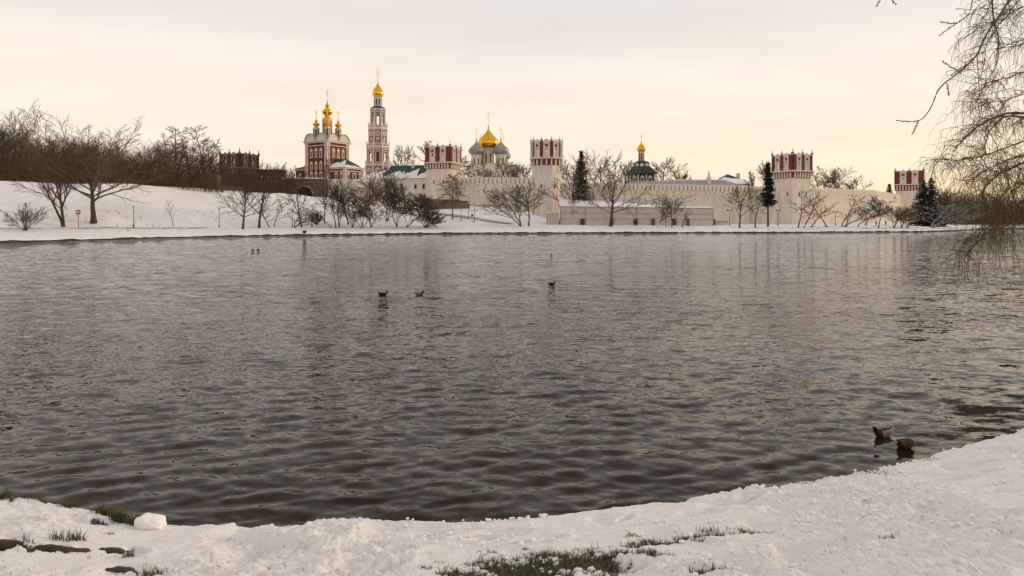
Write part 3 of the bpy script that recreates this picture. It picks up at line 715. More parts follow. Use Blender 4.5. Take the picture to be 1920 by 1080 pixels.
drum(root, 0, 0, h0 + 2.2, 1.75, 6.6); baroque(root, 0, 0, h0 + 8.8, 1.95, 7.2, 4.4)
w1 = window_mesh(.72, 2.3, 1.05, .24, .30, m='church_stone'); p1 = pane_mesh(.72, 2.3); w2 = window_mesh(.72, 1.9, 1.0, .24, .30, m='church_stone'); p2 = pane_mesh(.72, 1.9)
for fi in (0, 1, 2, 3):
    rzf, fp = FACES[fi]
    for x in (-2.55, 0, 2.55):
        window(root, w1, p1, fp(x * .98, hw - 6.0), rzf)
        if fi != 0: window(root, w2, p2, fp(x * .98, hw - 10.6), rzf)
        if fi == 1 : window(root, w2, p2, fp(x * .98, .5), rzf)
# side chapel in front of the right face
m = MB(); cw, cd, chh = 9.2, 9.6, (337 - 314) / F * (Yg - 10)
X0, X1, Y0, Y1 = -S / 2 + .3, S / 2 + 3.6, -S / 2 - 8.2, -S / 2
X0, X1 = -S / 2 + .9, -S / 2 + 10.4
m.box(X0, X1, Y0, Y1, -4, chh); ch = m.build('chapel_wall', 'brick_red', root)
m = MB(); m.box(X0 - .35, X1 + .35, Y0 - .35, Y1, chh - .5, chh + .004); m.box(X0 - .18, X1 + .18, Y0 - .18, Y1, chh - 1.5, chh - 1.15); m.box(X0 - .2, X1 + .2, Y0 - .2, Y1, -.4, -.05); m.build('chapel_cornice', 'church_stone', root)
m = MB(); e_ = .55; cxm, cym = (X0 + X1) / 2, (Y0 + Y1) / 2; rzz = chh + 3.6
m.add([(X0 - e_, Y0 - e_, chh + .01), (X1 + e_, Y0 - e_, chh + .01), (X1 + e_, Y1, chh + .01), (X0 - e_, Y1, chh + .01), (cxm, cym - .3, rzz), (cxm, Y1, rzz)], [(0, 1, 4), (1, 2, 5, 4), (3, 0, 4, 5), (0, 3, 2, 1)]); crf = m.build('chapel_roof', 'roof_green', root)
roof_snow(crf, (X0 - e_, Y0 - e_, chh), (X1 + e_, Y0 - e_, chh), (cxm - .1, cym - .3, rzz), (cxm + .1, cym - .3, rzz), 7, .05, .45, 30)
m = MB(); vs = []
for i in range(13):
    t_ = i / 12; lo = np.array((X0 - e_, Y1 + (Y0 - e_ - Y1) * t_, chh + .05)); hi = np.array((cxm, Y1 + (cym - .3 - Y1) * t_, rzz)); f = .35 + .5 * float(vnoise(np.array(i * .7), np.array(2.), 3))
    vs += [lo + (-.03, 0, .0), lo + (-.03, 0, .1), lo + (hi - lo) * f + (0, 0, .09), lo + (hi - lo) * f]
m.add(vs, [(4 * i + k, 4 * i + 4 + k, 4 * i + 5 + k, 4 * i + 1 + k) for i in range(12) for k in range(3)]); m.build('roof_snow', 'snow_cap', crf)
for (x, y) in ((X0, Y0), (X1, Y0)):
    m = MB()
    for dx, dy in ((0, 0), (.7 if x == X0 else -.7, 0), (0, .7)): m.lathe([(.30, -.4), (.30, chh)], 6, dx, dy)
    put('chapel_columns', m.mesh('chapel_columns', 'church_stone'), root, (x, y, 0))
w3 = window_mesh(.7, 1.55, 1.0, .22, .28, m='church_stone'); p3 = pane_mesh(.7, 1.55)
for x in (-3.1, 3.1): window(root, w3, p3, (cxm + x, Y0, .4))
dw = window_mesh(1.1, 2.2, 0, .4, .30, m='church_stone'); o = put('door', dw, root, (cxm, Y0, .0)); put('leaf', pane_mesh(1.1, 2.2, 'door_green'), o)
for y in (-2.4, 0.2): window(root, w3, p3, (X0, cym + y, .4), -math.pi / 2)
# low annex on the far left
m = MB(); m.box(-S / 2 + 1, S / 2 + 1, S / 2, S / 2 + 6.5, -4, chh + .2); m.build('annex_wall', 'brick_red', root)
m = MB(); m.box(-S / 2 + .7, S / 2, S / 2, S / 2 + 6.8, chh - .4, chh + .21); m.build('annex_cornice', 'church_stone', root)
m = MB(); z_ = chh + .22; m.add([(-S / 2 + .4, S / 2, z_), (S / 2, S / 2, z_), (S / 2, S / 2 + 7.2, z_), (-S / 2 + .4, S / 2 + 7.2, z_), (-S / 2 + 3.4, S / 2, z_ + 1.9), (S / 2, S / 2, z_ + 1.9)], [(0, 4, 3), (4, 5, 2, 3), (1, 2, 5), (0, 1, 5, 4), (0, 3, 2, 1)]); m.build('annex_roof', 'roof_green', root)
window(root, w3, p3, (-S / 2 + 1, S / 2 + 4.1, .4), -math.pi / 2)

# ------------------------------------------------------------------ bell tower
Yt = 356.; u_ = Yt / F; bx = at(708.5, Yt); zt0 = zof(345, Yt)
root = thing('bell_tower', 'tall eight-sided brick and white bell tower with single golden dome', 'tower', (bx, Yt, zt0), R(22.5 + 11))
def zz_(py): return (345 - py) * u_
def tier(px_w, y_bot, y_top, kind):
    rad = px_w / 2 * u_ / math.cos(R(11)); z0_, z1_ = zz_(y_bot), zz_(y_top); h = z1_ - z0_; poly = ngon(8, rad)
    if kind == 'solid':
        m = MB(); m.prism(poly, z0_, z1_); m.build('tier_wall', 'tower_brick', root)
    for a_, e_, mid, L, ang in edges(poly):
        if kind in ('arch', 'open'):
            m = MB(); m.arch(L + .02, h, L * (.40 if kind == 'arch' else .36), h * .74, .10 * h, 0, .7, 6); put('tier_wall', m.mesh('tier_wall', 'tower_brick'), root, (mid[0], mid[1], z0_), ang)
            m = MB(); r0 = L * (.40 if kind == 'arch' else .36) / 2; sp = h * .74 - r0
            for i in range(8):
                b0, b1 = math.pi * i / 8, math.pi * (i + 1) / 8
                m.slab([(r0 * math.cos(b0), sp + r0 * math.sin(b0)), (r0 * 1.35 * math.cos(b0), sp + r0 * 1.35 * math.sin(b0)), (r0 * 1.35 * math.cos(b1), sp + r0 * 1.35 * math.sin(b1)), (r0 * math.cos(b1), sp + r0 * math.sin(b1))], -.22, -.003)
            for sx in (-1, 1): m.box(min(sx * r0, sx * r0 * 1.35), max(sx * r0, sx * r0 * 1.35), -.2, -.003, .1 * h, sp)
            put('arch_surround', m.mesh('arch_surround', 'white_stone'), root, (mid[0], mid[1], z0_), ang)
            m = MB(); 
            for k in (-1, 0, 1): m.slab([(k * L * .2 - L * .09, h * .86), (k * L * .2 + L * .09, h * .86), (k * L * .2, h * .98)], -.2, -.003)
            put('arch_crest', m.mesh('arch_crest', 'white_stone'), root, (mid[0], mid[1], z0_), ang)
        if kind == 'solid' and h > 5:
            window(root, window_mesh(.8, 1.6, 1.0, .25, .2), pane_mesh(.8, 1.6), (mid[0], mid[1], z0_ + h * .14), ang)
            m = MB()
            for i in range(12):
                b0, b1 = 2 * math.pi * i / 12, 2 * math.pi * (i + 1) / 12
                for ra, rb in ((.95, 1.3), (.42, .7)): m.slab([(ra * math.cos(b0), ra * math.sin(b0)), (rb * math.cos(b0), rb * math.sin(b0)), (rb * math.cos(b1), rb * math.sin(b1)), (ra * math.cos(b1), ra * math.sin(b1))], -.22, -.003)
            put('round_window', m.mesh('round_window', 'white_stone'), root, (mid[0], mid[1], z0_ + h * .72), ang)
            m = MB(); m.slab([(.4 * math.cos(b_), .4 * math.sin(b_)) for b_ in np.linspace(0, 2 * math.pi, 10)[:-1]], -.05, .05); put('pane', m.mesh('pane', 'glass_shade_dark'), root, (mid[0], mid[1], z0_ + h * .72), ang)
        m = MB(); m.lathe([(.48, 0), (.48, h * .06), (.30, h * .07), (.30, h * .93), (.5, h * .95), (.5, h)], 8); put('corner_pier', m.mesh('corner_pier', 'white_stone'), root, (a_[0], a_[1], z0_))
def band(px_w, y_bot, y_top, bal=False):
    rad = px_w / 2 * u_ / math.cos(R(11)); z0_, z1_ = zz_(y_bot), zz_(y_top)
    m = MB(); poly = ngon(8, rad); zm = z0_ + (z1_ - z0_) * (.45 if bal else 1.)
    m.prism(offset(poly, -.5), z0_, z0_ + (zm - z0_) * .5, offset(poly, -.1)); m.prism(poly, z0_ + (zm - z0_) * .5, zm); m.build('cornice', 'white_stone', root)
    if bal:
        for a_, e_, mid, L, ang in edges(offset(poly, -.2)):
            m = MB(); m.box(-L / 2, L / 2, 0, .25, z1_ - zm - .25, z1_ - zm)
            for k in range(6): m.lathe([(.12, 0), (.2, (z1_ - zm) * .4), (.1, z1_ - zm - .25)], 6, -L / 2 + (k + .5) * L / 6, .12)
            put('balustrade', m.mesh('balustrade', 'white_stone'), root, (mid[0], mid[1], zm), ang)
            m = MB(); m.box(-.25, .25, -.2, .3, 0, z1_ - zm + .2); m.lathe([(.2, z1_ - zm + .2), (.28, z1_ - zm + .5), (.05, z1_ - zm + 1.3)], 6); put('baluster_post', m.mesh('baluster_post', 'white_stone'), root, (a_[0], a_[1], zm), ang)
tier(46, 345, 311, 'solid'); band(49, 312, 305, True)
tier(42, 307, 278, 'arch'); band(45, 279, 270, True)
tier(35, 273, 244, 'solid'); band(38, 245, 234, True)
tier(28, 240, 207, 'open'); band(30, 208, 205)
m = MB(); m.loft([[(x, y, zz_(205)) for x, y in ngon(8, 15.4 * u_)], [(x, y, zz_(202.5)) for x, y in ngon(8, 13 * u_)], [(x, y, zz_(199)) for x, y in ngon(8, 7.2 * u_)]]); m.build('roof', 'roof_green', root)
drum(root, 0, 0, zz_(199.5), 6.6 * u_, zz_(183) - zz_(199.5), 8, 'tower_brick')
m = MB(); m.lathe(onion(6.6 * u_, 10.3 * u_, zz_(152) - zz_(183)), 24); d_ = put('dome', m.mesh('dome', 'gold', True), root, (0, 0, zz_(183)))
put('cross', cross_mesh(zz_(128) - zz_(153), .26, .35), d_, (0, 0, zz_(153) - zz_(183)), R(-33))
for px_w, y_b, y_t in ((19, 306, 279),):
    m = MB(); m.prism(ngon(8, px_w / 2 * u_), zz_(y_b), zz_(y_t)); m.build('arch_view_block', 'tower_brick', root)  # core added inside the arches to block the view and keep them dark

# ------------------------------------------------------------------ cathedral
Yk = 312.; u_ = Yk / F; kx = at(921, Yk); zk0 = zof(345, Yk)
def zz_(py): return (345 - py) * u_
rk = R(12)
root = thing('cathedral', 'white cathedral with one big golden and four grey onion domes', 'church', (kx, Yk + 6, zk0), rk)
Wk, Dk = 20.5, 17.
m = MB(); hk = zz_(318); m.box(-Wk / 2, Wk / 2, -Dk / 2, Dk / 2, -6, hk); m.build('wall', 'plaster_grey', root)
zw_ = Wk / 4
def zak(w, h):
    m = MB(); m.slab([(w / 2 * math.cos(a_), h * math.sin(a_)) for a_ in np.linspace(0, math.pi, 17)], 0, 1.6)
    m.cur = 1
    for i in range(16):
        a0, a1 = np.linspace(0, math.pi, 17)[i:i + 2]
        m.slab([(w / 2 * .985 * math.cos(a0), h * .985 * math.sin(a0)), (w / 2 * 1.05 * math.cos(a0), h * 1.07 * math.sin(a0)), (w / 2 * 1.05 * math.cos(a1), h * 1.07 * math.sin(a1)), (w / 2 * .985 * math.cos(a1), h * .985 * math.sin(a1))], -.35, 1.7)
    return m.mesh('gable_arch', ['plaster_grey', 'lead'])
xs_ = [(-7.7, 5.0, 2.2), (-2.0, 6.2, 3.1), (4.0, 5.6, 2.4), (8.5, 3.4, 1.9)]
for x, w, h in xs_:
    put('gable_arch', zak(w, h), root, (x, -Dk / 2 - .02, hk)); put('window', window_mesh(.5, 2.0, 0, .15, .08, m='plaster'), root, (x, -Dk / 2, hk - 2.6)); put('pane', pane_mesh(.5, 2.0), root, (x, -Dk / 2 - .01, hk - 2.6))
for y in (-5.6, 0, 5.6):
    for sx in (-1, 1): put('gable_arch', zak(5.4, 2.4), root, (sx * (Wk / 2 + .02), y, hk), sx * math.pi / 2)
m = MB(); m.loft([[(x * Wk / 2 * .97, y * Dk / 2 * .9, hk) for x, y in ((-1, -1), (1, -1), (1, 1), (-1, 1))], [(x * Wk / 2 * .8, y * Dk / 2 * .7, hk + 2.2) for x, y in ((-1, -1), (1, -1), (1, 1), (-1, 1))]]); m.build('roof', 'lead', root)
for i in range(5):
    m = MB(); m.box(-.3, .3, -.3, -.003, -6, hk); m.build('pilaster', 'plaster', root, ((-10.0, -4.9, 1.0, 6.9, 10.0)[i], -Dk / 2, 0))
def kdome(x, y, r_d, z0_, z1_, r_dome, ztip, mt, zcross, nwin=8):
    m = MB(); m.lathe([(r_d, 0), (r_d * .98, z1_ - z0_)], 16); d_ = put('drum', m.mesh('drum', 'plaster_grey', True), root, (x, y, z0_))
    m = MB(); m.lathe([(r_d * 1.05, z1_ - z0_ - .6), (r_d * 1.08, z1_ - z0_ - .15)], 16); put('drum_cornice', m.mesh('drum_cornice', 'white_stone'), d_)
    for i in range(nwin):
        a2 = 2 * math.pi * (i + .25) / nwin; put('pane', pane_mesh(.42, (z1_ - z0_) * .52), d_, (r_d * .985 * math.cos(a2), r_d * .985 * math.sin(a2), (z1_ - z0_) * .22), a2 + math.pi / 2)
    m = MB(); m.lathe(onion(r_d * 1.0, r_dome, ztip - z1_), 32); o = put('dome', m.mesh('dome', mt, True), root, (x, y, z1_)); put('cross', cross_mesh(zcross - ztip + .2, .2, .42), o, (0, 0, ztip - z1_ - .15), -rk + R(4))
px_ = lambda p: (p - 921) * u_
kdome(px_(915.5), 1., 11.2 * u_, hk + .5, zz_(276), 20 * u_, zz_(234), 'gold', zz_(203))
c_, s_2 = math.cos(rk), math.sin(rk)
kdome(px_(889.5), -3.8, 10.3 * u_, hk + .2, zz_(290), 15.3 * u_, zz_(262), 'lead', zz_(238))
kdome(px_(935.5), -4.4, 10.3 * u_, hk + .2, zz_(289), 15.3 * u_, zz_(261), 'lead', zz_(235))
kdome(px_(948.5), 6.2, 10.3 * u_, hk + .2, zz_(294), 15.3 * u_, zz_(267), 'lead', zz_(243))
kdome(px_(904.), 6.8, 10.3 * u_, hk + .2, zz_(294), 15.3 * u_, zz_(267), 'lead', zz_(247))

# ------------------------------------------------------------------ small church behind the middle wall
Ya = 300.; u_ = Ya / F; ax = at(1206.5, Ya); za0 = zof(352, Ya)
def zz_(py): return (352 - py) * u_
root = thing('small_church', 'dark green-roofed church with one golden onion dome behind the middle wall', 'church', (ax, Ya + 5, za0), R(-6))
m = MB(); m.box(-5.6, 5.6, -5.2, 5.2, -6, zz_(324)); m.build('wall', 'brick_dark', root)
for (a_, b_) in ((-5.75, -5.1), (5.1, 5.75), (-2.1, -1.5), (1.5, 2.1)): m = MB(); m.box(a_, b_, -5.4, -5.203, -6, zz_(326)); m.build('pilaster', 'plaster_grey', root)
for x in (-3.4, 0., 3.4): window(root, window_mesh(.9, 2.2, .9, .25, .2, m='plaster_grey'), pane_mesh(.9, 2.2), (x, -5.2, zz_(343)))
m = MB(); m.loft([[(x, y, zz_(325)) for x, y in offset(square(11.4), 1.0)], [(x, y, zz_(311)) for x, y in square(6.8)]]); rf = m.build('roof', 'roof_dark_green', root)
roof_snow(rf, (-5.2, -6.2, zz_(324.6)), (5.8, -6.2, zz_(324.6)), (-2.6, -3.5, zz_(311)), (3., -3.5, zz_(311)), 11, .0, .42, 24, .08)
m = MB(); m.box(-3.3, 3.3, -3.3, 3.3, zz_(312), zz_(305)); m.build('attic', 'roof_dark_green', root)
m = MB(); m.slab([(.85 * math.cos(a_), .85 * math.sin(a_)) for a_ in np.linspace(0, 2 * math.pi, 13)[:-1]], -.12, .05); rm = m.mesh('round_window', 'plaster_grey')
for x in (-2.2, 0, 2.2): put('round_window', rm, root, (x, -3.3, zz_(308.5)))
m = MB(); m.loft([[(x, y, zz_(305)) for x, y in square(7.2)], [(x, y, zz_(302)) for x, y in square(5.)], [(x, y, zz_(299.5)) for x, y in square(2.4)]]); m.build('upper_roof', 'roof_dark_green', root)
drum(root, 0, 0, zz_(301), 5.2 * u_, zz_(283) - zz_(301), 8, 'brick_dark')
m = MB(); m.lathe(onion(5.4 * u_, 8.3 * u_, zz_(262) - zz_(283)), 8); d_ = put('dome', m.mesh('dome', 'gold'), root, (0, 0, zz_(283)))
put('cross', cross_mesh(zz_(249) - zz_(263), .16, .22), d_, (0, 0, zz_(263) - zz_(283)))

# ------------------------------------------------------------------ roofs seen above the middle wall
Yv = 285.
root = thing('convent_range', 'low range with long grey roof just above the middle wall', 'building', (at(1180, Yv), Yv, 0), R(2))
Lr = at(1412, Yv) - at(1180, Yv); z0_, z1_ = zof(352, Yv), zof(336, Yv)
m = MB(); m.box(0, Lr, 0, 12, 1, z0_); m.build('wall', 'plaster_grey', root)
m = MB(); m.add([(-.5, -.5, z0_), (Lr + .5, -.5, z0_ - .6), (Lr + .5, 12.5, z0_), (-.5, 12.5, z0_), (-.5, 6, z1_ - .5), (Lr - 9, 6, z1_)], [(0, 1, 5, 4), (1, 2, 5), (2, 3, 4, 5), (3, 0, 4), (0, 3, 2, 1)]); rf = m.build('roof', 'roof_grey', root)
m = MB(); m.loft([[(Lr * .42, 5.6, z1_ - .22), (Lr - 9, 5.6, z1_ - .05), (Lr - 9, 7, z1_ - .05), (Lr * .42, 7, z1_ - .22)], [(Lr * .42, 5.8, z1_ + .28), (Lr - 9, 5.8, z1_ + .35), (Lr - 9, 6.6, z1_ + .35), (Lr * .42, 6.6, z1_ + .28)]]); m.build('ridge_snow', 'snow_cap', rf)
for px, hh, ww in ((1303.5, 2.6, .7), (1336, 4.6, 1.1)):
    m = MB(); m.box(-ww * .7, ww * .7, -ww * .7, ww * .7, -2.5, hh * .45); m.lathe([(ww * .85, hh * .45), (ww * .85, hh * .55), (ww * .5, hh * .62), (ww * .42, hh * .8), (ww * .1, hh * 1.15)], 8); m.cur = 1; m.box(-ww * .8, ww * .8, -ww * .8, ww * .8, hh * .452, hh * .50)
    put('chimney', m.mesh('chimney', ['white_stone', 'snow_cap']), root, (at(px, Yv) - at(1180, Yv), 3.6 if ww > 1 else 6., z1_ - (1.3 if ww > 1 else .6)))
Yv = 305.
root = thing('green_roof_house', 'house with low green hipped roof under snow, right of the grey range', 'building', (at(1370, Yv), Yv, 0), R(5))
z0_, z1_ = zof(345, Yv), zof(325, Yv)
m = MB(); m.box(-6.5, 9., 0, 12, 1, z0_); m.build('wall', 'plaster_grey', root)
m = MB(); m.add([(-7, -.5, z0_), (11, -.5, z0_), (11, 12.5, z0_), (-7, 12.5, z0_), (.6, 5, z1_), (4.5, 5.5, z1_ - 1.2)], [(0, 1, 5, 4), (1, 2, 5), (2, 3, 4, 5), (3, 0, 4), (0, 3, 2, 1)]); rf = m.build('roof', 'roof_green', root)
roof_snow(rf, (-7, -.5, z0_), (11, -.5, z0_), (.6, 5, z1_), (4.5, 5.5, z1_ - 1.2), 9, .55, .72, 24, .15)
m = MB(); m.box(-.6, .6, -.6, .6, -2, 1.6); m.box(-.75, .75, -.75, .75, 1.6, 1.9); put('chimney', m.mesh('chimney', 'white_stone'), root, (5.8, 5.5, z1_ - 1.5))

# ------------------------------------------------------------------ retaining wall with the arched passage
Yw = 236.
def ground_at(px, Y): return terr(at(px, Y), Y)
root = thing('arched_bridge', 'dark stone wall with a wide arched passage below the gate church', 'bridge', (at(570, Yw), Yw, ground_at(570, Yw)), R(6))
gz = ground_at(570, Yw); hh = zof(335, Yw) - gz; ow = 5.4; oh = zof(353, Yw) - gz + .6
m = MB(); wl = at(614, Yw) - at(532, Yw); m.arch(wl, hh, ow, oh, 0, 0, 4., 12, .0); m.box(-wl / 2, wl / 2, .02, 3.98, -2.5, -.004); m.build('stone_wall', 'stone_brown', root)
m = MB()
for i in range(11):
    b0, b1 = math.pi * i / 11 + .02, math.pi * (i + 1) / 11 - .02; r0 = ow / 2; sp = oh - r0
    q_ = MB(); q_.slab([(r0 * math.cos(b0), sp + r0 * math.sin(b0)), (r0 * 1.22 * math.cos(b0), sp + r0 * 1.22 * math.sin(b0)), (r0 * 1.22 * math.cos(b1), sp + r0 * 1.22 * math.sin(b1)), (r0 * math.cos(b1), sp + r0 * math.sin(b1))], -.18, -.004); q_.build('arch_stone', 'tarp_rail', root)
m = MB(); m.box(-wl / 2, wl / 2, -.2, 4.2, hh + .002, hh + .35); m.build('parapet', 'plaster_grey', root)
m = MB(); m.box(-ow / 2 - .5, ow / 2 + .5, 4.02, 4.3, -1, oh + .5); m.build('passage_back', 'stone_brown', root)
root = thing('retaining_wall', 'pale rough wall below the chapel, right of the arched passage', 'wall', (at(614.5, Yw + 3), Yw + 3, 0), R(3))
wl = at(690, Yw) - at(614, Yw); m = MB(); m.box(.05, wl, 0, 2, 6, zof(337, Yw)); m.build('wall_body', 'plaster_grey', root); m = MB(); m.box(.05, wl, -.2, 2.2, zof(337, Yw) + .003, zof(337, Yw) + .3); m.build('coping', 'snow_cap', root)
# brick house beyond the left tower
Yh = 262.
root = thing('brick_house', 'flat-roofed dark brick house right of the brick tower', 'building', (at(478, Yh), Yh, 11.), R(8))
wl = at(528, Yh) - at(478, Yh); hh = zof(319, Yh) - 11
m = MB(); m.box(0, wl, 0, 8, -2, hh); m.build('wall', 'brick_dark', root); m = MB(); m.box(-.3, wl + .3, -.3, 8.3, hh + .003, hh + .35); m.build('roof', 'roof_dark_green', root)
for i in range(3): window(root, window_mesh(1.1, 1.5, 0, .2, .12, m='plaster_grey'), pane_mesh(1.1, 1.5), (wl * (.3 + .22 * i), 0, hh - 4.2))
# dark board fence on the crest
for k, (p0, p1, nm) in enumerate(((392, 470, 'dark board fence on the crest left of the leaning bank trees'), (470.6, 532, 'dark board fence on the crest below the brick house'))):
    Y0_, Y1_ = Yat(p0, 356) + 3, Yat(p1, 363) + 3
    A = (at(p0, Y0_), Y0_); B = (at(p1, Y1_), Y1_); d = np.array(B) - np.array(A); L = np.linalg.norm(d); za, zb_ = terr(*A), terr(*B)
    root = thing('board_fence', nm, 'fence', (A[0], A[1], 0), math.atan2(d[1], d[0])); n = 10
    for i in range(n):
        a_, b_ = i * L / n + .03, (i + 1) * L / n - .03; zl = za + (zb_ - za) * i / n
        m = MB(); m.box(a_, b_, 0, .08, zl - .4, zl + 1.5); m.build('panel', 'board_dark', root)
        m = MB(); m.box(a_ - .09, a_ + .03, -.06, -.002, zl - .4, zl + 1.62); m.build('post', 'bark', root)
# ------------------------------------------------------------------ fabric-covered hoarding in front of the middle wall
Ys_ = 216.
x0, x1 = at(1050, Ys_), at(1337, Ys_); L = x1 - x0; zb = terr((x0 + x1) / 2, Ys_); hl, hr = zof(387, Ys_) - zb, zof(390, Ys_) - zb
root = thing('fabric_hoarding', 'long low hoarding of pale wrinkled fabric panels with dark doorways', 'hoarding', (x0, Ys_, zb), 0)
doors = [(1092, 7, 'b'), (1147, 5, 'g'), (1192, 5, 'b'), (1224, 5, 'g'), (1263, 5, 'b'), (1289, 5, 'g')]
npan = 6
for i in range(npan):
    a_, b_ = i * L / npan, (i + 1) * L / npan; rg = np.random.RandomState(i)
    nx, nz = 40, 22; gx_, gz_ = np.meshgrid(np.linspace(a_ + .03, b_ - .03, nx), np.linspace(0, 1, nz)); top = hl + (hr - hl) * gx_ / L
    Zp = gz_ * top - .3 * (1 - gz_)
    dep = fbm(gx_ * .7 + 3 * gz_, Zp * .5 - .4 * gx_, 70 + i, 3) * .55 + np.abs(fbm(gx_ * .35 - Zp * .5, Zp * .8, 80 + i, 2)) * -.4
    dep *= np.clip(gz_ * 5, 0, 1) * np.clip((1 - gz_) * 5, 0, 1)
    V = np.stack([gx_, dep - .05, Zp], -1).reshape(-1, 3); a0 = (np.arange(nz - 1)[:, None] * nx + np.arange(nx - 1)[None, :])
    put('fabric_panel', np_mesh('fabric_panel', V, np.stack([a0, a0 + 1, a0 + nx + 1, a0 + nx], -1).reshape(-1, 4), 'tarp', None, True), root)
for i in range(npan + 1):
    m = MB(); m.tube([(i * L / npan, -.32, -.3), (i * L / npan, -.32, hl + (hr - hl) * i / npan + .1)], .06); m.build('pole', 'tarp_rail', root)
for f in (.36, .66, 1.0):
    m = MB(); m.tube([(0, -.36, hl * f), (L, -.36, hr * f)], .05); m.build('rail', 'tarp_rail', root)
m = MB(); m.box(0, L, .5, 5., -.3, 2.); m.build('shed_core', 'board_dark', root)
for px, w, kd in doors:
    xd = at(px, Ys_) - x0; ww = w / F * Ys_
    fm = MB(); fm.box(-ww / 2 - .12, -ww / 2, -.6, -.1, -.2, 2.2); fm.box(ww / 2, ww / 2 + .12, -.6, -.1, -.2, 2.2); fm.box(-ww / 2 - .12, ww / 2 + .12, -.6, -.1, 2.2, 2.35)
    o = put('doorway', fm.mesh('doorway', 'tarp_rail'), root, (xd, 0, 0)); put('doorway_shade', (lambda b: (b.box(-ww / 2 + .004, ww / 2 - .004, -.5, -.42, -.2, 2.19), b)[1])(MB()).mesh('doorway_shade', 'glass_shade_dark' if kd == 'b' else 'board_dark'), o)  # dark sheet painted for the shade inside each open doorway
m = MB(); n = 40; vs = []
for i in range(n + 1):
    t_ = i / n; zt = hl + (hr - hl) * t_; k = .35 * float(vnoise(np.array(t_ * 12), np.array(1.), 8))
    vs += [(t_ * L, -.45, zt + .02), (t_ * L, -.35, zt + .14 + k * .4), (t_ * L, 9., zt + 2.0 * (1 - t_) ** 1.5 + .5 + k), (t_ * L, 9., zt - .5)]
m.add(vs, [(4 * i + k, 4 * i + 4 + k, 4 * i + 5 + k, 4 * i + 1 + k) for i in range(n) for k in range(3)]); m.build('roof_snow', 'snow_cap', root)
# pale site cabin and gate at the left end
xk = at(1037, 214); root = thing('site_cabin', 'narrow pale site cabin at the left end of the hoarding', 'cabin', (xk, 214, terr(xk, 214)), 0)
m = MB(); m.box(-1.9, 1.9, 0, 3, -.3, 3.9); m.build('wall', 'tarp', root); m = MB(); m.box(-2.1, 2.1, -.2, 3.2, 3.903, 4.1); m.build('roof', 'snow_cap', root)
for i in range(5): m = MB(); m.box(-1.75 + i * .8, -1.62 + i * .8, -.06, -.002, -.2, 3.8); m.build('batten', 'tarp_rail', root)
# low brick plinth / guard wall right of it
xa, xb = at(1342, 222), at(1366, 222); za = terr(xa, 222); root = thing('guard_booth', 'small dark booth and low fence at the right end of the hoarding', 'fence', (xa, 222, za))
m = MB(); m.box(-1.5, -.1, 0, 1.4, -.2, 2.2); m.build('booth', 'sign_grey', root); m = MB(); m.box(0, xb - xa, .4, .5, -.2, 1.3); m.build('fence_panel', 'tarp', root); m = MB(); m.box(0, xb - xa, .34, .56, 1.303, 1.45); m.build('top_rail', 'board_dark', root)
# plinth of the corner-on tower
# brown hoarding under the left corner tower
Yp_ = 240.; xa, xb = at(796, Yp_), at(880, Yp_); root = thing('brown_hoarding', 'brown board hoarding at the foot of the square tower behind the birch', 'hoarding', (xa, Yp_, 0), R(2)); n = 14; L = (xb - xa)
for i in range(n):
    a_ = i * L / n; m = MB(); m.box(a_ + .015, a_ + L / n - .015, 0, .1, zof(391, Yp_) - 1.2, zof(373 + 5 * i / n, Yp_)); m.build('board', 'hoarding', root)
m = MB(); m.loft([[(0, -.1, zof(373, Yp_)), (L, -.1, zof(378, Yp_)), (L, .2, zof(378, Yp_)), (0, .2, zof(373, Yp_))], [(0, -.1, zof(372, Yp_)), (L, -.1, zof(377, Yp_)), (L, .2, zof(377, Yp_)), (0, .2, zof(372, Yp_))]]); m.build('top_rail', 'board_dark', root)
# overhead heating pipe crossing to the cabin
Yp_ = 236.; root = thing('overhead_pipe', 'thin pale overhead pipe on posts right of the brown hoarding', 'pipe', (at(880, Yp_), Yp_, 0))
L = at(1008, Yp_) - at(880, Yp_); zp = zof(385, Yp_); m = MB(); m.tube([(0, 0, zp), (L * .5, 0, zp - .05), (L, 0, zp - .3)], .16, 8); m.build('pipe', 'tarp_rail', root)
for f in (.0, .45, .75): xx = f * L; m = MB(); m.tube([(xx, .18, terr(at(880, Yp_) + xx, Yp_) - .3), (xx, .18, zp + .3)], .09); m.build('post', 'stone_brown', root)
# slushy road coming down to the water side and footpath along the bank
def ribbon(name, pts, w, label, m_='slush', lift=.06):
    P = [np.array(p) for p in pts]; vs = []; n = 0; D = []
    for i in range(len(P) - 1):
        for k in range(12): D.append(P[i] + (P[i + 1] - P[i]) * k / 12)
    D.append(P[-1])
    for i, p in enumerate(D):
        d = D[min(i + 1, len(D) - 1)] - D[max(i - 1, 0)]; d = d / np.linalg.norm(d); nn = np.array((-d[1], d[0]))
        for k in range(5):
            ww = w * (1 + .18 * math.sin(i * 1.7 + k)); qv = p + nn * ww * (k / 4 - .5); vs.append((qv[0], qv[1], terr(qv[0], qv[1]) + lift + .16))
    fs = [(5 * i + k, 5 * i + k + 1, 5 * i + k + 6, 5 * i + k + 5) for i in range(len(D) - 1) for k in range(4)]
    b = MB(); b.add(vs, fs); return setp(b.build(name, m_, smooth=True), label, kind='structure')
def gp(px, py): Yv = Yat(px, py); return (at(px, Yv), Yv)
ribbon('road', [gp(820, 401), gp(860, 406), gp(900, 413), gp(930, 417.5), gp(962, 420)], 3.2, 'slushy brown road slanting down the snow below the wall')

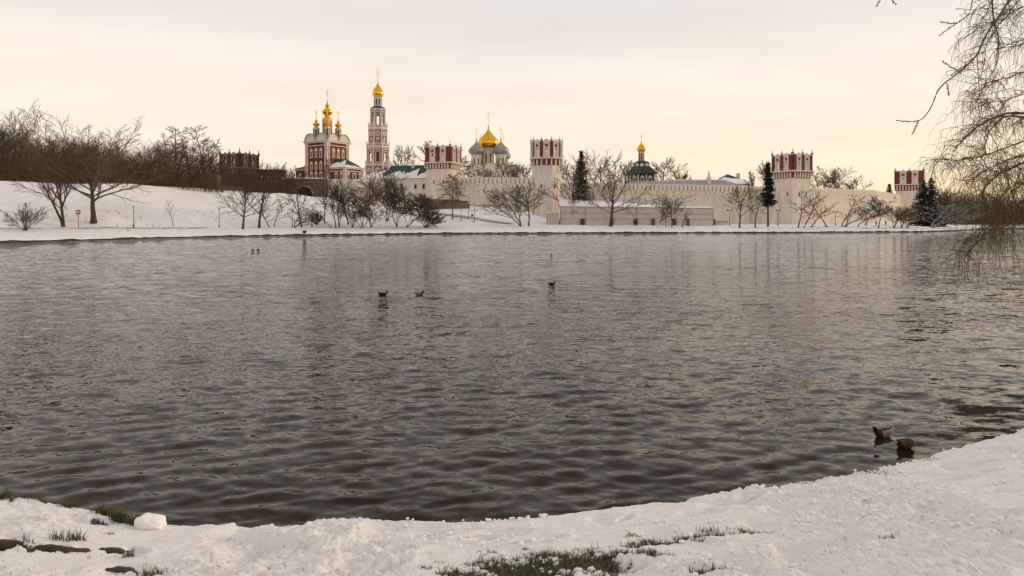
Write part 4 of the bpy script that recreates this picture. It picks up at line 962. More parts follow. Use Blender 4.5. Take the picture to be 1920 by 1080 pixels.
mat('trodden', (.66, .62, .585), .85, col2=(.50, .45, .41), vscale=.6)
ribbon('footpath', [gp(px, py) for px, py in ((-60, 430.5), (60, 428.5), (200, 427.3), (330, 427.6), (450, 427.6), (560, 427.2), (680, 426.4), (790, 424))], 1.3, 'trodden footpath along the foot of the left slope', 'trodden', .0)
tv, tt = [], []; rt_ = np.random.RandomState(9)
for _ in range(200):      # dry stalks poking through the far snow
    px = rt_.uniform(-40, 1000) if rt_.rand() < .8 else rt_.uniform(1000, 1750); Yv = Yat(px, rt_.uniform(395, 432) if px < 780 else rt_.uniform(421, 432)); x = at(px, Yv) + rt_.normal(0, .3); z = terr(x, Yv)
    for k in range(5): d = rt_.normal(0, .22, 3); b0 = len(tv); tv += [(x + d[0] * .3 - .03, Yv, z - .15), (x + d[0] * .3 + .03, Yv, z - .15), (x + d[0], Yv + d[1], z + rt_.uniform(.15, .6))]; tt.append((b0, b0 + 1, b0 + 2))
setp(put('dry_stalks', np_mesh('dry_stalks', np.array(tv), np.array(tt), 'bark_pale')), 'dry stalks poking through the snow of the far bank', 'grass', kind='stuff')
# ------------------------------------------------------------------ lamps, signs, people
def lamp_post(px, py_base, py_top, label, kind='globe', two=False):
    Yv = Yat(px, py_base); x = at(px, Yv); z = terr(x, Yv); h = max(2.5, (zof(py_top, Yv) - z))
    root = thing('street_lamp', label, 'lamp', (x, Yv, z - .05), 0, 'lamp posts along the pond path')
    m = MB(); m.lathe([(.17, 0), (.17, .7), (.10, .85), (.075, 1.2), (.06, h * .9), (.06, h - .45)], 8); m.build('post', 'dark_iron', root)
    if two:
        m = MB(); m.tube([(-.55, 0, h - .35), (0, 0, h - .5), (.55, 0, h - .35)], .045); m.build('arm', 'dark_iron', root)
        for sx in (-.55, .55): m = MB(); m.lathe([(.10, 0), (.26, .15), (.28, .3), (.1, .5)], 8); m.build('lantern', 'dark_iron', root, (sx, 0, h - .36))
    else:
        m = MB(); m.lathe([(.09, 0), (.2, .12), (.23, .3), (.14, .45)], 8); m.build('lantern', 'lamp_glass', root, (0, 0, h - .45)); m = MB(); m.lathe([(.26, 0), (.2, .06), (.03, .16)], 8); m.build('lantern_cap', 'dark_iron', root, (0, 0, h - .0))
LAMPS = [(48, 429, 381, 'lamp post rising behind the bushy shrub at far left', 0), (250.5, 427.5, 387, 'lamp post standing alone on the left snow slope', 0), (411, 428, 391, 'lamp post left of the leaning bank trees', 0), (548, 427, 393, 'short lamp post among the saplings left of the arched passage', 0),
         (585, 427, 384, 'tall lamp post just right of the arched passage', 0), (820.5, 421, 384, 'lamp post right of the dark leaning willow', 0), (864.5, 416, 391, 'thin lamp post right of the weeping birch trunk', 0), (878.5, 412, 379, 'post with dark box at the end of the brown hoarding', 0), (889.5, 418, 383, 'pale tall post beside the grey notice board', 0),
         (1368, 423, 393, 'lamp post at the right end of the hoarding', 1), (1458.5, 423, 393, 'lamp post in front of the corner-on tower', 1), (1566.5, 423, 396, 'twin lamp post between leaning trees right of the tower', 1), (1622.5, 423, 394, 'twin lamp post beside the walkers on the right bank', 1)]
for px, b_, t_, lb, tw in LAMPS: lamp_post(px, b_, t_, lb, two=bool(tw))
def sign(px, py_base, py_top, label, plate, w, pole='sign_red', ring=True):
    Yv = Yat(px, py_base); x = at(px, Yv); z = terr(x, Yv); h = zof(py_top, Yv) - z
    root = thing('sign_post', label, 'sign', (x, Yv, z - .05)); m = MB(); m.tube([(0, 0, 0), (0, 0, h - .1)], .06); m.build('pole', pole, root)
    m = MB(); m.box(-w / 2, w / 2, -.12, -.06, h - w, h); pl_ = m.build('plate', plate, root)
    if ring:
        m = MB()
        for i in range(16):
            b0, b1 = 2 * math.pi * i / 16, 2 * math.pi * (i + 1) / 16; m.slab([(.22 * math.cos(b0), .16 * math.sin(b0)), (.33 * math.cos(b0), .26 * math.sin(b0)), (.33 * math.cos(b1), .26 * math.sin(b1)), (.22 * math.cos(b1), .16 * math.sin(b1))], -.135, -.122)
        m.box(-.03, .03, -.134, -.123, -.1, .1); put('pictogram', m.mesh('pictogram', 'sign_white'), pl_, (0, 0, h - w / 2))
sign(147, 429, 393, 'red square notice on a red pole by the big oak', 'sign_red', .95)
sign(885.5, 420, 401, 'small grey notice board on a pole beside the slushy road', 'sign_grey', .75, 'sign_grey', False)
def person(px, py, label, cloth, step=.18, face=0.):
    Yv = Yat(px, py); x = at(px, Yv); z = terr(x, Yv)
    root = thing('person', label, 'person', (x, Yv, z + .12), face)
    J = {'pel': (0, 0, .93), 'wst': (0, 0, 1.1), 'chs': (0, 0, 1.36), 'nck': (0, 0, 1.5), 'hd0': (0, -.01, 1.58), 'hd1': (0, -.01, 1.72)}
    for s_, sg in (('l', -1), ('r', 1)):
        J['hip' + s_] = (sg * .10, 0, .90); J['kn' + s_] = (sg * .11, -step * .3 * sg, .5); J['an' + s_] = (sg * .11, step * sg, .09); J['to' + s_] = (sg * .12, step * sg - .15, .05)
        J['sh' + s_] = (sg * .19, 0, 1.42); J['el' + s_] = (sg * .26, step * .5 * sg, 1.16); J['wr' + s_] = (sg * .26, step * .4 * sg - .10, .92); J['hn' + s_] = (sg * .26, step * .4 * sg - .13, .83)
    E = [('pel', 'wst'), ('wst', 'chs'), ('chs', 'nck'), ('nck', 'hd0'), ('hd0', 'hd1')]
    for s_ in 'lr': E += [('pel', 'hip' + s_), ('hip' + s_, 'kn' + s_), ('kn' + s_, 'an' + s_), ('an' + s_, 'to' + s_), ('chs', 'sh' + s_), ('sh' + s_, 'el' + s_), ('el' + s_, 'wr' + s_), ('wr' + s_, 'hn' + s_)]
    RAD = {'pel': .17, 'wst': .165, 'chs': .185, 'nck': .07, 'hd0': .10, 'hd1': .105, 'hip': .11, 'kn': .075, 'an': .06, 'to': .05, 'sh': .09, 'el': .065, 'wr': .05, 'hn': .045}
    ks = list(J); me = bpy.data.meshes.new('body'); me.from_pydata([J[k] for k in ks], [(ks.index(a_), ks.index(b_)) for a_, b_ in E], [])
    me.materials.append(MAT[cloth]); o = put('body', me, root); sk = o.modifiers.new('skin', 'SKIN'); o.modifiers.new('sub', 'SUBSURF').levels = 1
    for i, k in enumerate(ks): r_ = RAD.get(k, RAD.get(k[:-1], .06)); me.skin_vertices[0].data[i].radius = (r_, r_ * .8)
    me.skin_vertices[0].data[0].use_root = True; sk.use_smooth_shade = True
    m = MB(); m.lathe([(.05, 1.56), (.085, 1.6), (.09, 1.68), (.05, 1.73)], 8, 0, -.045); m.build('face', 'skin', root)
    m = MB(); m.lathe([(.115, 1.70), (.125, 1.76), (.10, 1.83), (.03, 1.87)], 10, 0, 0); m.build('hat', cloth, root)
if 1:
    person(1188.5, 424.5, 'person in dark coat in front of the third doorway, left of a pair', 'cloth_dark', .1, R(180)); person(1193.5, 424.5, 'person in dark coat in front of the third doorway, right of a pair', 'cloth_dark', .12, R(150))
    person(1268, 424.5, 'person in dark clothes beside the leaning tree near the fifth doorway', 'cloth_dark', .2, R(90))
    person(1625.5, 424, 'walker in brown beside the twin lamp post on the right bank', 'cloth_brown', .2, R(90)); person(1643, 425, 'walker in dark coat left of the upright right-bank tree', 'cloth_dark', .22, R(-90)); person(1660.5, 424.5, 'walker in dark blue right of the upright right-bank tree', 'cloth_blue', .2, R(90))

# ------------------------------------------------------------------ trees
def tubes(polys, sides):
    """polys: list of (pts (n,3), rad (n)) -> V,Q"""
    groups = {}
    for p, r in polys: groups.setdefault(len(p), []).append((p, r))
    VV, QQ, base = [], [], 0
    for n, lst in groups.items():
        P = np.array([a_ for a_, _ in lst]); Rr = np.array([b_ for _, b_ in lst])
        T = np.empty_like(P); T[:, 1:-1] = P[:, 2:] - P[:, :-2]; T[:, 0] = P[:, 1] - P[:, 0]; T[:, -1] = P[:, -1] - P[:, -2]
        T /= np.linalg.norm(T, axis=-1, keepdims=True) + 1e-9
        ref = np.where(np.abs(T[..., 2:3]) < .9, np.array((0, 0, 1.)), np.array((1., 0, 0)))
        U = np.cross(T, ref); U /= np.linalg.norm(U, axis=-1, keepdims=True) + 1e-9; W = np.cross(T, U)
        ang = 2 * math.pi * np.arange(sides) / sides
        ring = P[:, :, None, :] + Rr[:, :, None, None] * (U[:, :, None, :] * np.cos(ang)[:, None] + W[:, :, None, :] * np.sin(ang)[:, None])
        b = len(lst); VV.append(ring.reshape(-1, 3))
        idx = (np.arange(b)[:, None, None] * n + np.arange(n - 1)[None, :, None]) * sides + np.arange(sides)[None, None, :]
        nxt = (np.arange(b)[:, None, None] * n + np.arange(n - 1)[None, :, None]) * sides + ((np.arange(sides) + 1) % sides)[None, None, :]
        QQ.append(np.stack([idx, nxt, nxt + sides, idx + sides], -1).reshape(-1, 4) + base); base += b * n * sides
    return np.concatenate(VV), np.concatenate(QQ)
STY = {
 'oak':    dict(nt=1, tl=.50, t0=.34, n=[11, 8, 7, 5], ratio=[1.05, .52, .46, .42], ang=[52, 45, 42, 42], wob=[.05, .16, .22, .28], up=[.02, .06, .05, .04], sp=0),
 'bigoak': dict(nt=1, tl=.40, t0=.42, n=[16, 14, 9, 6], ratio=[1.45, .36, .46, .42], ang=[56, 38, 40, 42], wob=[.05, .09, .18, .28], up=[.02, .07, .06, .05], sp=0),
 'vase':   dict(nt=1, tl=.62, t0=.28, n=[10, 8, 7, 5], ratio=[.82, .50, .46, .42], ang=[38, 36, 38, 40], wob=[.05, .10, .16, .24], up=[.02, .07, .07, .05], sp=0),
 'slim':   dict(nt=1, tl=.92, t0=.30, n=[15, 6, 5, 3], ratio=[.34, .48, .46, .4], ang=[42, 40, 40, 40], wob=[.04, .10, .16, .24], up=[.0, .08, .06, .05], sp=0),
 'larch':  dict(nt=1, tl=.98, t0=.30, n=[34, 7, 4, 0], ratio=[.26, .36, .4, .4], ang=[78, 50, 45, 40], wob=[.02, .08, .16, .2], up=[.0, .03, .03, 0], sp=0),
 'multi':  dict(nt=5, tl=.72, t0=.25, n=[8, 7, 5, 4], ratio=[.55, .5, .46, .42], ang=[34, 38, 40, 42], wob=[.07, .14, .2, .26], up=[.04, .05, .05, .04], sp=26),
 'shrub':  dict(nt=26, tl=.9, t0=.3, n=[5, 5, 3, 0], ratio=[.4, .45, .4, .4], ang=[26, 30, 34, 40], wob=[.06, .12, .2, .2], up=[.0, .03, .03, 0], sp=48),
 'sapling':dict(nt=1, tl=.85, t0=.25, n=[9, 5, 3, 0], ratio=[.40, .46, .42, .4], ang=[36, 38, 40, 40], wob=[.05, .1, .18, .2], up=[.01, .06, .04, 0], sp=0),
 'fan':    dict(nt=3, tl=.70, t0=.22, n=[9, 7, 6, 4], ratio=[.62, .5, .45, .42], ang=[40, 38, 40, 42], wob=[.06, .14, .2, .26], up=[.02, .06, .05, .04], sp=20),
 'weep':   dict(nt=1, tl=.90, t0=.28, n=[15, 6, 7, 0], ratio=[.34, .45, .85, .4], ang=[48, 50, 65, 40], wob=[.03, .12, .10, .2], up=[.0, .02, -.36, 0], sp=0),
}
def nrm(v): return v / (np.linalg.norm(v) + 1e-9)
def skeleton(style, seed, lean=(0, 0), dens=1.):
    S_ = STY[style]; rg = np.random.RandomState(seed); out = []
    def grow(p, d, L, r, lev):
        ns = (9, 6, 3, 2)[lev]; pts = [p]; dirs = [d]
        for i in range(ns):
            d = nrm(d + rg.normal(0, S_['wob'][lev], 3) + np.array((0, 0, S_['up'][lev]))); p = p + d * L / ns; pts.append(p); dirs.append(d)
        pts = np.array(pts); tip = (.35, .22, .3, .5)[lev]; rad = r * (1 - (1 - tip) * np.linspace(0, 1, ns + 1) ** .8); out.append([lev, pts, rad])
        nx = int(round(S_['n'][lev] * (dens if lev > 0 else 1)))
        if lev >= 3 or nx == 0: return
        t0 = S_['t0'] if lev == 0 else .22; az0 = rg.rand() * 6.28
        for k in range(nx):
            t_ = t0 + (1 - t0) * ((k + rg.rand() * .9) / nx); t_ = min(t_, 1.); f = t_ * ns; i = min(int(f), ns - 1); q_ = pts[i] + (pts[i + 1] - pts[i]) * (f - i); dd_ = dirs[i + 1]
            a_ = R(S_['ang'][lev]) * (1.15 - .45 * t_) * rg.uniform(.7, 1.3); az_ = az0 + k * 2.4 + rg.normal(0, .35)
            if style == 'bigoak' and lev == 0: a_ = R(78 - 68 * (t_ - t0) / (1 - t0)) * rg.uniform(.85, 1.15)
            u = np.cross(dd_, (.3, .2, 1) if abs(dd_[2]) < .9 else (1, .1, 0)); u = nrm(u); w = np.cross(dd_, u)
            nd = nrm(dd_ * math.cos(a_) + (u * math.cos(az_) + w * math.sin(az_)) * math.sin(a_))
            if lev == 0: sh = (1.15 - .75 * (t_ - t0) / (1 - t0 + 1e-6)) if style in ('larch', 'slim', 'weep') else (1.0 - .35 * (t_ - t0))
            else: sh = 1.1 - .55 * t_
            rr_ = np.interp(f, np.arange(ns + 1), rad)
            grow(q_, nd, L * S_['ratio'][lev] * sh * rg.uniform(.75, 1.2), rr_ * (.62 if lev == 0 else .6), lev + 1)
    for k in range(S_['nt']):
        if S_['nt'] == 1: d = nrm(np.array((lean[0], lean[1], 1.)))
        else:
            az_ = k * 2.4 + rg.rand() * .5; tl = R(S_['sp']) * math.sqrt((k + .5) / S_['nt']) * 1.2; d = nrm(np.array((math.sin(tl) * math.cos(az_) + lean[0], math.sin(tl) * math.sin(az_) * .7 + lean[1], math.cos(tl))))
        grow(np.array((rg.normal(0, .006), rg.normal(0, .006), 0.)), d, S_['tl'] * (rg.uniform(.8, 1.05) if S_['nt'] > 1 else 1), 1., 0)
    return out
def tree_meshes(style, seed, hgt, wid, r0, m_, rmin, lean=(0, 0), dens=1., twm=None, shift=0.):
    sk_ = skeleton(style, seed, lean, dens); allp = np.concatenate([p for _, p, _ in sk_])
    big = style == 'bigoak'; sz = hgt / np.percentile(allp[:, 2], 98.8 if big else 99.); ex = np.percentile(allp[:, 0], 98 if big else 98.5) - np.percentile(allp[:, 0], 2 if big else 1.5); sx = wid / ex
    sc_ = np.array((sx, sx, sz)); tr, crn = [], []
    for lev, p, r in sk_:
        p = p * sc_; r = np.maximum(r * r0 * (1 if STY[style]['nt'] == 1 or lev > 0 else .8), rmin * (1.0, 1.0, .9, .75)[lev])
        if lev == 0: r = r.copy(); r[0] *= 1.35; p = p.copy(); p[0, 2] -= .35
        if lev >= 2: r = r.copy(); r[-1] *= .5
        (tr if lev == 0 else crn).append((p, r))
    V, Q = tubes(tr, 7); t_me = np_mesh('trunk', V, Q, m_, None, True)
    V, Q = tubes(crn, 3); c_me = np_mesh('crown', V, Q, twm or m_, None, True)
    return t_me, c_me
def tree(label, px, py, top, w, style, seed, m_='bark', lean=0., dens=1., r0=None, rmin=None, Y=None, group=None, name='bare_tree', cat='tree', twm=None):
    Yv = Y or Yat(px, py); x = at(px, Yv); z = terr(x, Yv) if Y is None else zof(py, Yv); hgt = zof(top, Yv) - z; wid = w / F * Yv
    rm = rmin or Yv * .00025; r0 = r0 or hgt * (.022 if style not in ('slim', 'sapling', 'larch') else .014)
    if STY[style]['nt'] > 4: r0 = hgt * .010
    tm, cm = tree_meshes(style, seed, hgt, wid, r0, m_, rm, (lean, 0), dens, twm)
    root = thing(name, label, cat, (x, Yv, z), 0, group); put('trunk' if style != 'shrub' else 'stems', tm, root); put('crown', cm, root); return root

# --- trees and shrubs standing on the bank, left to right
SH_ = 'shrubs and trees standing along the far bank'
tree('round bushy shrub of thin twigs at the far left shore', 48, 433, 383, 68, 'shrub', 1, 'bark_pale', dens=1.2, name='bare_shrub', cat='shrub', rmin=.018)
tree('forked tree leaning left beside the big oak', 119, 425, 262, 125, 'fan', 2, 'bark', -.12, dens=1.15, r0=.34, twm='bark_brown')
tree('big old oak with wide crown on the left bank', 172, 418, 224, 200, 'bigoak', 3, 'bark', .02, dens=1.0, r0=.62, twm='bark_olive', rmin=.036)
tree('thin sapling alone on the left snow slope', 324, 424, 374, 24, 'sapling', 4, 'bark_pale', rmin=.015)
tree('tree leaning right on the shore left of the upright one', 455, 431, 312, 100, 'bigoak', 15, 'bark', .22, dens=.66, r0=.32)
tree('upright tree behind the leaning shore tree left of the arch', 486, 429, 294, 92, 'vase', 6, 'bark', .02, r0=.34)
tree('small crooked tree just right of the upright shore tree', 505, 428, 386, 34, 'sapling', 7, 'bark', -.2, r0=.16)
tree('slender sapling second right of the upright shore tree', 514, 428, 372, 36, 'sapling', 8, 'bark', .12, r0=.13)
tree('low tree leaning right from the shore below the arch', 551, 429, 386, 60, 'fan', 9, 'bark', .35, dens=.6, r0=.18)
tree('crooked double tree in front of the arched passage', 565, 428, 318, 62, 'vase', 10, 'bark', -.1, r0=.24, dens=.9)
tree('small spreading shrub right of the arched passage', 594, 422, 398, 26, 'shrub', 12, 'bark', dens=.6, name='bare_shrub', cat='shrub')
tree('tall pale birch in front of the gate church', 609, 421, 290, 40, 'slim', 13, 'birch', -.03, r0=.17, twm='bark_pale')
tree('slim stem bending left from the shore below the chapel', 622, 428, 372, 48, 'sapling', 14, 'bark', -.4, r0=.12)
tree('upright bushy tree below the chapel steps', 630, 428, 340, 44, 'vase', 16, 'bark', -.06, dens=.8, r0=.18)
tree('twin-stemmed shore tree below the chapel', 636, 428, 346, 40, 'fan', 17, 'bark', .05, dens=.7, r0=.16)
tree('tree leaning left towards the gate church chapel', 654, 421, 330, 66, 'vase', 18, 'bark', -.32, r0=.24)
tree('low shrubby tree right of the left-leaning one', 661, 427, 378, 46, 'fan', 19, 'bark', .15, dens=.7, r0=.16)
tree('large multi-stemmed reddish brown willow bush by the shore', 679, 429, 341, 92, 'multi', 20, 'bark', .06, dens=1.35, twm='bark_brown', name='willow_bush')
tree('small forked shrub right of the reddish willow bush', 696, 427, 378, 46, 'fan', 21, 'bark', .1, dens=.7, r0=.16)
tree('clump of straight stems in front of the white range', 726, 416, 316, 74, 'multi', 22, 'bark_pale', .0, dens=1.1, twm='bark_pale')
tree('dark shrubby tree left of the big leaning willow', 744, 426, 352, 58, 'multi', 23, 'bark', -.04, dens=1.0)
tree('dense dark willow leaning right over the shore', 762, 427, 362, 96, 'multi', 24, 'bark', .42, dens=1.5, name='willow_bush')
tree('low willow limb bush drooping onto the snow at the shore', 797, 428, 392, 52, 'shrub', 25, 'bark_brown', .45, dens=1.1, name='willow_bush', cat='shrub')
tree('small weeping birch in front of the square tower', 848, 412, 322, 46, 'weep', 26, 'bark', .0, dens=1.2, r0=.2, twm='bark_brown', name='weeping_birch')
tree('left of two round-crowned willows by the slushy road, leaning left', 977, 424.5, 348, 98, 'fan', 27, 'bark', -.32, dens=1.0, r0=.24, twm='bark_olive')
tree('right of two round-crowned willows by the slushy road, upright', 991, 424.5, 344, 66, 'vase', 28, 'bark', .03, dens=1.1, r0=.26, twm='bark_olive')
tree('dark tree leaning left before the round tower', 1079, 422.5, 298, 106, 'bigoak', 29, 'bark', -.22, dens=.7, r0=.42)
tree('snow-dusted old tree with wide crown before the hoarding', 1145, 424.5, 306, 118, 'bigoak', 31, 'bark_snow', .13, dens=.75, r0=.52)
tree('thin sapling left of the wide snow-dusted tree', 1100, 423, 388, 18, 'sapling', 32, 'bark_pale', 0, r0=.1)
tree('thin tree leaning right in front of the third doorway', 1195, 423, 372, 44, 'sapling', 33, 'bark', .42, r0=.14)
tree('tree leaning right in front of the long hoarding', 1232, 426, 362, 66, 'vase', 34, 'bark_snow', .42, dens=.8, r0=.2)
tree('thin upright stem between two leaning hoarding trees', 1249.5, 425.5, 385, 22, 'sapling', 35, 'bark', 0, r0=.11)
tree('small crooked tree before the fifth doorway', 1259, 426, 370, 44, 'vase', 36, 'bark', .14, dens=.7, r0=.17)
tree('broken little tree right of the fifth doorway', 1279, 425.5, 396, 18, 'sapling', 37, 'bark', .1, dens=.4, r0=.16)
tree('round fan-shaped tree left of the trimmed spruce', 1386, 426, 346, 64, 'vase', 38, 'bark', .0, dens=1., r0=.26)
tree('slim tree between the fan-shaped tree and the spruce', 1416, 426, 364, 40, 'sapling', 39, 'bark', -.1, r0=.18)
for i, (px, top, w, ln, st, lb) in enumerate([(1498, 352, 52, .12, 'sapling', 'first leaning tree right of the corner-on tower'), (1507, 358, 44, .22, 'sapling', 'second leaning tree right of the corner-on tower'), (1520, 380, 44, .42, 'sapling', 'low tree leaning far right, third past the tower'), (1552, 362, 46, -.34, 'sapling', 'tree leaning left, just left of the twin lamp'),
        (1579, 366, 36, .08, 'sapling', 'upright tree just right of the twin lamp'), (1580, 376, 74, .75, 'sapling', 'tree leaning far right across its upright neighbour'), (1587, 396, 20, .1, 'sapling', 'small stem between lamp and leaning trees'), (1607, 384, 58, .3, 'vase', 'bushy leaning tree left of the second twin lamp'), (1647, 366, 48, .16, 'vase', 'upright tree between two walkers on the right bank'),
        (1677, 386, 40, -.05, 'fan', 'first shrubby tree left of the dark spruces'), (1690, 388, 36, .3, 'fan', 'second shrubby tree left of the dark spruces'), (1701, 384, 48, .1, 'fan', 'third shrubby tree left of the dark spruces')]):
    tree(lb, px, 426, top, w, st, 50 + i, 'bark' if i < 9 else 'bark_olive', ln, dens=.9 if st != 'fan' else .7, r0=.19 if st == 'sapling' else .17, group='small trees on the right bank')
tree('dark crooked tree behind the snow-laden one by the spruces', 1768, 426, 366, 90, 'fan', 71, 'bark', .25, dens=1.2, r0=.3)
tree('snow-laden crooked tree leaning right beside the dark spruces', 1746, 427, 378, 110, 'fan', 70, 'bark_snow', .5, dens=1., r0=.34)

# --- trees behind the walls
BH = 'bare trees rising behind the convent walls'
for i, (px, py, top, w, Yv, st, m_, lb) in enumerate([(755, 335, 272, 58, 285, 'oak', 'bark', 'bare tree between bell tower and square tower'), (806, 320, 263, 40, 300, 'slim', 'bark', 'thin bare treetop rising behind the square tower'), (860, 345, 284, 62, 285, 'vase', 'bark', 'bare tree between square tower and cathedral'), (900, 345, 314, 60, 275, 'vase', 'bark_pale', 'low bare tree before the cathedral front'),
        (955, 345, 300, 58, 275, 'oak', 'bark', 'dark bare tree right of the cathedral'), (982, 345, 308, 36, 275, 'vase', 'bark', 'bare tree between cathedral and round tower'), (1082, 350, 296, 60, 285, 'vase', 'bark_pale', 'bare tree right behind the round tower'), (1130, 350, 283, 104, 285, 'oak', 'bark_olive', 'largest bare crown above the middle wall left of the small church'), (1170, 350, 302, 50, 280, 'vase', 'bark_brown', 'brown bare tree just left of the small church'),
        (1243, 350, 296, 62, 310, 'vase', 'bark', 'bare tree right of the small church'), (1273, 348, 320, 40, 310, 'oak', 'bark', 'low bare treetop above the grey roof'), (1411, 355, 320, 22, 300, 'slim', 'bark', 'narrow bare tree right of the green-roofed house'), (1437, 355, 302, 50, 300, 'vase', 'bark_pale', 'pale bare tree behind the trimmed spruce'),
        (1542, 365, 312, 56, 300, 'vase', 'bark', 'bare tree just behind the corner-on tower'), (1572, 365, 314, 66, 300, 'oak', 'bark', 'broad bare crown above the right wall'), (1606, 367, 330, 62, 305, 'oak', 'bark', 'low bare crown at the right end of the wall trees'),]):
    tree(lb, px, py + 20, top, w, st, 90 + i, m_, 0, dens=1.0, Y=Yv, group=BH, r0=.4)

# --- the dark belt of trees along the left crest
LB = 'trees in the belt along the left crest'
special = [(22, 338, 203, 118, 'bigoak', 'bark', 'tall tree at the far left end of the crest belt', 196), (328, 350, 238, 62, 'larch', 'bark', 'larch with pointed top in the crest belt', 212), (386, 356, 238, 84, 'larch', 'bark', 'larch with long uneven boughs at the right end of the crest belt', 212),
           (393, 357, 262, 34, 'slim', 'birch', 'pale-stemmed birch at the right end of the crest belt', 207), (42, 340, 300, 20, 'slim', 'birch', 'short pale-stemmed birch at the left of the crest belt', 185)]
for i, (px, py, top, w, st, m_, lb, Yv) in enumerate(special): tree(lb, px, py, top, w, st, 120 + i, m_, dens=1.1 if st != 'bigoak' else .75, Y=Yv, group=LB, twm='bark' if m_ == 'birch' else None, r0=.3 if st == 'oak' else .24)
protos = []
for i, (st, m_, d_) in enumerate([('vase', 'bark', 1.1), ('oak', 'bark', 1.0), ('slim', 'bark', 1.1), ('vase', 'bark_brown', 1.1), ('slim', 'bark_brown', 1.1), ('oak', 'bark_olive', 1.)]):
    hh, ww = (18, 12) if st != 'slim' else (20, 8)
    protos.append((tree_meshes(st, 140 + i, hh, ww, .26, m_, .034, (0, 0), d_), hh))
rg = random.Random(5)
def belt(px, py, top, Yv, k, lb, grp):
    (tm, cm), hh = protos[k]; x = at(px, Yv); z = zof(py, Yv); s_ = (zof(top, Yv) - z) / hh
    root = thing('bare_tree', lb, 'tree', (x, Yv, z), rg.uniform(0, 6.28), grp); root.scale = (s_ * rg.uniform(.85, 1.15), s_ * rg.uniform(.85, 1.15), s_); put('trunk', tm, root); put('crown', cm, root)
prof = [(-120, 215), (-60, 225), (0, 222), (40, 235), (70, 258), (95, 248), (130, 245), (200, 252), (250, 275), (275, 262), (300, 248), (345, 256), (370, 262), (405, 285)]
k = 0
for row, (Yo, dt) in enumerate(((182, 18), (196, 4), (214, 0))):
    px = -130 + row * 9
    while px < 408:
        top = np.interp(px, [p for p, _ in prof], [t_ for _, t_ in prof]) + dt + rg.uniform(-6, 16)
        Yv = Yo + rg.uniform(-4, 4) + max(0, px) * .05
        belt(px, np.interp(px, [0, 200, 420], [341, 347, 358]) - row * 1.5, top, Yv, (k * 5 + rg.randrange(2)) % 6, 'bare tree in the crowded dark belt along the left crest', LB); k += 1
        px += rg.uniform(17, 27)
for px, top, Yv, lb in ((424, 306, 262, 'small bare tree at the left corner of the dark brick tower'), (505, 300, 250, 'bare tree in front of the flat-roofed brick house'), (540, 312, 246, 'bare tree between the brick house and the gate church'), (524, 322, 236, 'low bare tree at the right end of the brick house'), (556, 310, 292, 'bare tree behind the left annex of the gate church'), (680, 312, 300, 'bare treetop just left of the bell tower base'), (662, 318, 300, 'bare treetop behind the chapel of the gate church')):
    belt(px, 356 if px < 600 else 338, top, Yv, px % 6, lb, 'bare trees near the gate church')
for px, top, Yv in ((418, 300, 222), (436, 312, 218), (452, 306, 226), (470, 314, 222), (492, 306, 228), (514, 312, 230), (532, 318, 232), (546, 322, 234)):
    belt(px, np.interp(px, [400, 548], [357, 366]), top, Yv, (px // 3) % 6, 'bare tree on the crest screening the dark brick tower and house', 'bare trees before the brick tower')
# undergrowth filling the belt: a mass nobody could count
polys = []; rs = np.random.RandomState(8)
def thicket(n, px0, px1, pyf, hmin, hmax, y0, y1, r_=.045):
    for _ in range(n):
        px = rs.uniform(px0, px1); Yv = rs.uniform(y0, y1) + (max(0, px) * .05 if px < 1000 else 0); x = at(px, Yv); z = zof(pyf(px), Yv); h = rs.uniform(hmin, hmax); p = np.array((x, Yv, z - .3)); d = nrm(np.array((rs.normal(0, .25), rs.normal(0, .25), 1.)))
        pts = [p]
        for k_ in range(3): d = nrm(d + rs.normal(0, .18, 3)); pts.append(pts[-1] + d * h / 3)
        polys.append((np.array(pts), np.array((r_, r_ * .8, r_ * .6, r_ * .3))))
thicket(9000, -150, 420, lambda px: np.interp(px, [0, 200, 420], [342, 348, 359]), 1.5, 8.5, 172, 215, .05); thicket(4500, -150, 400, lambda px: np.interp(px, [0, 200, 420], [342, 348, 359]), 7., 13., 176, 215, .05)
thicket(2200, 400, 560, lambda px: np.interp(px, [400, 548], [357, 366]), 1.0, 6.0, 200, 226)
thicket(900, 520, 560, lambda px: 366, 1.5, 6.5, 224, 234)
thicket(1100, 608, 690, lambda px: np.interp(px, [600, 690], [370, 378]), 1.5, 6., 226, 236)
V, Q = tubes(polys, 3); setp(put('thicket', np_mesh('thicket', V, Q, 'bark_brown')), 'tangled brown undergrowth below the crest trees', 'undergrowth', kind='stuff')
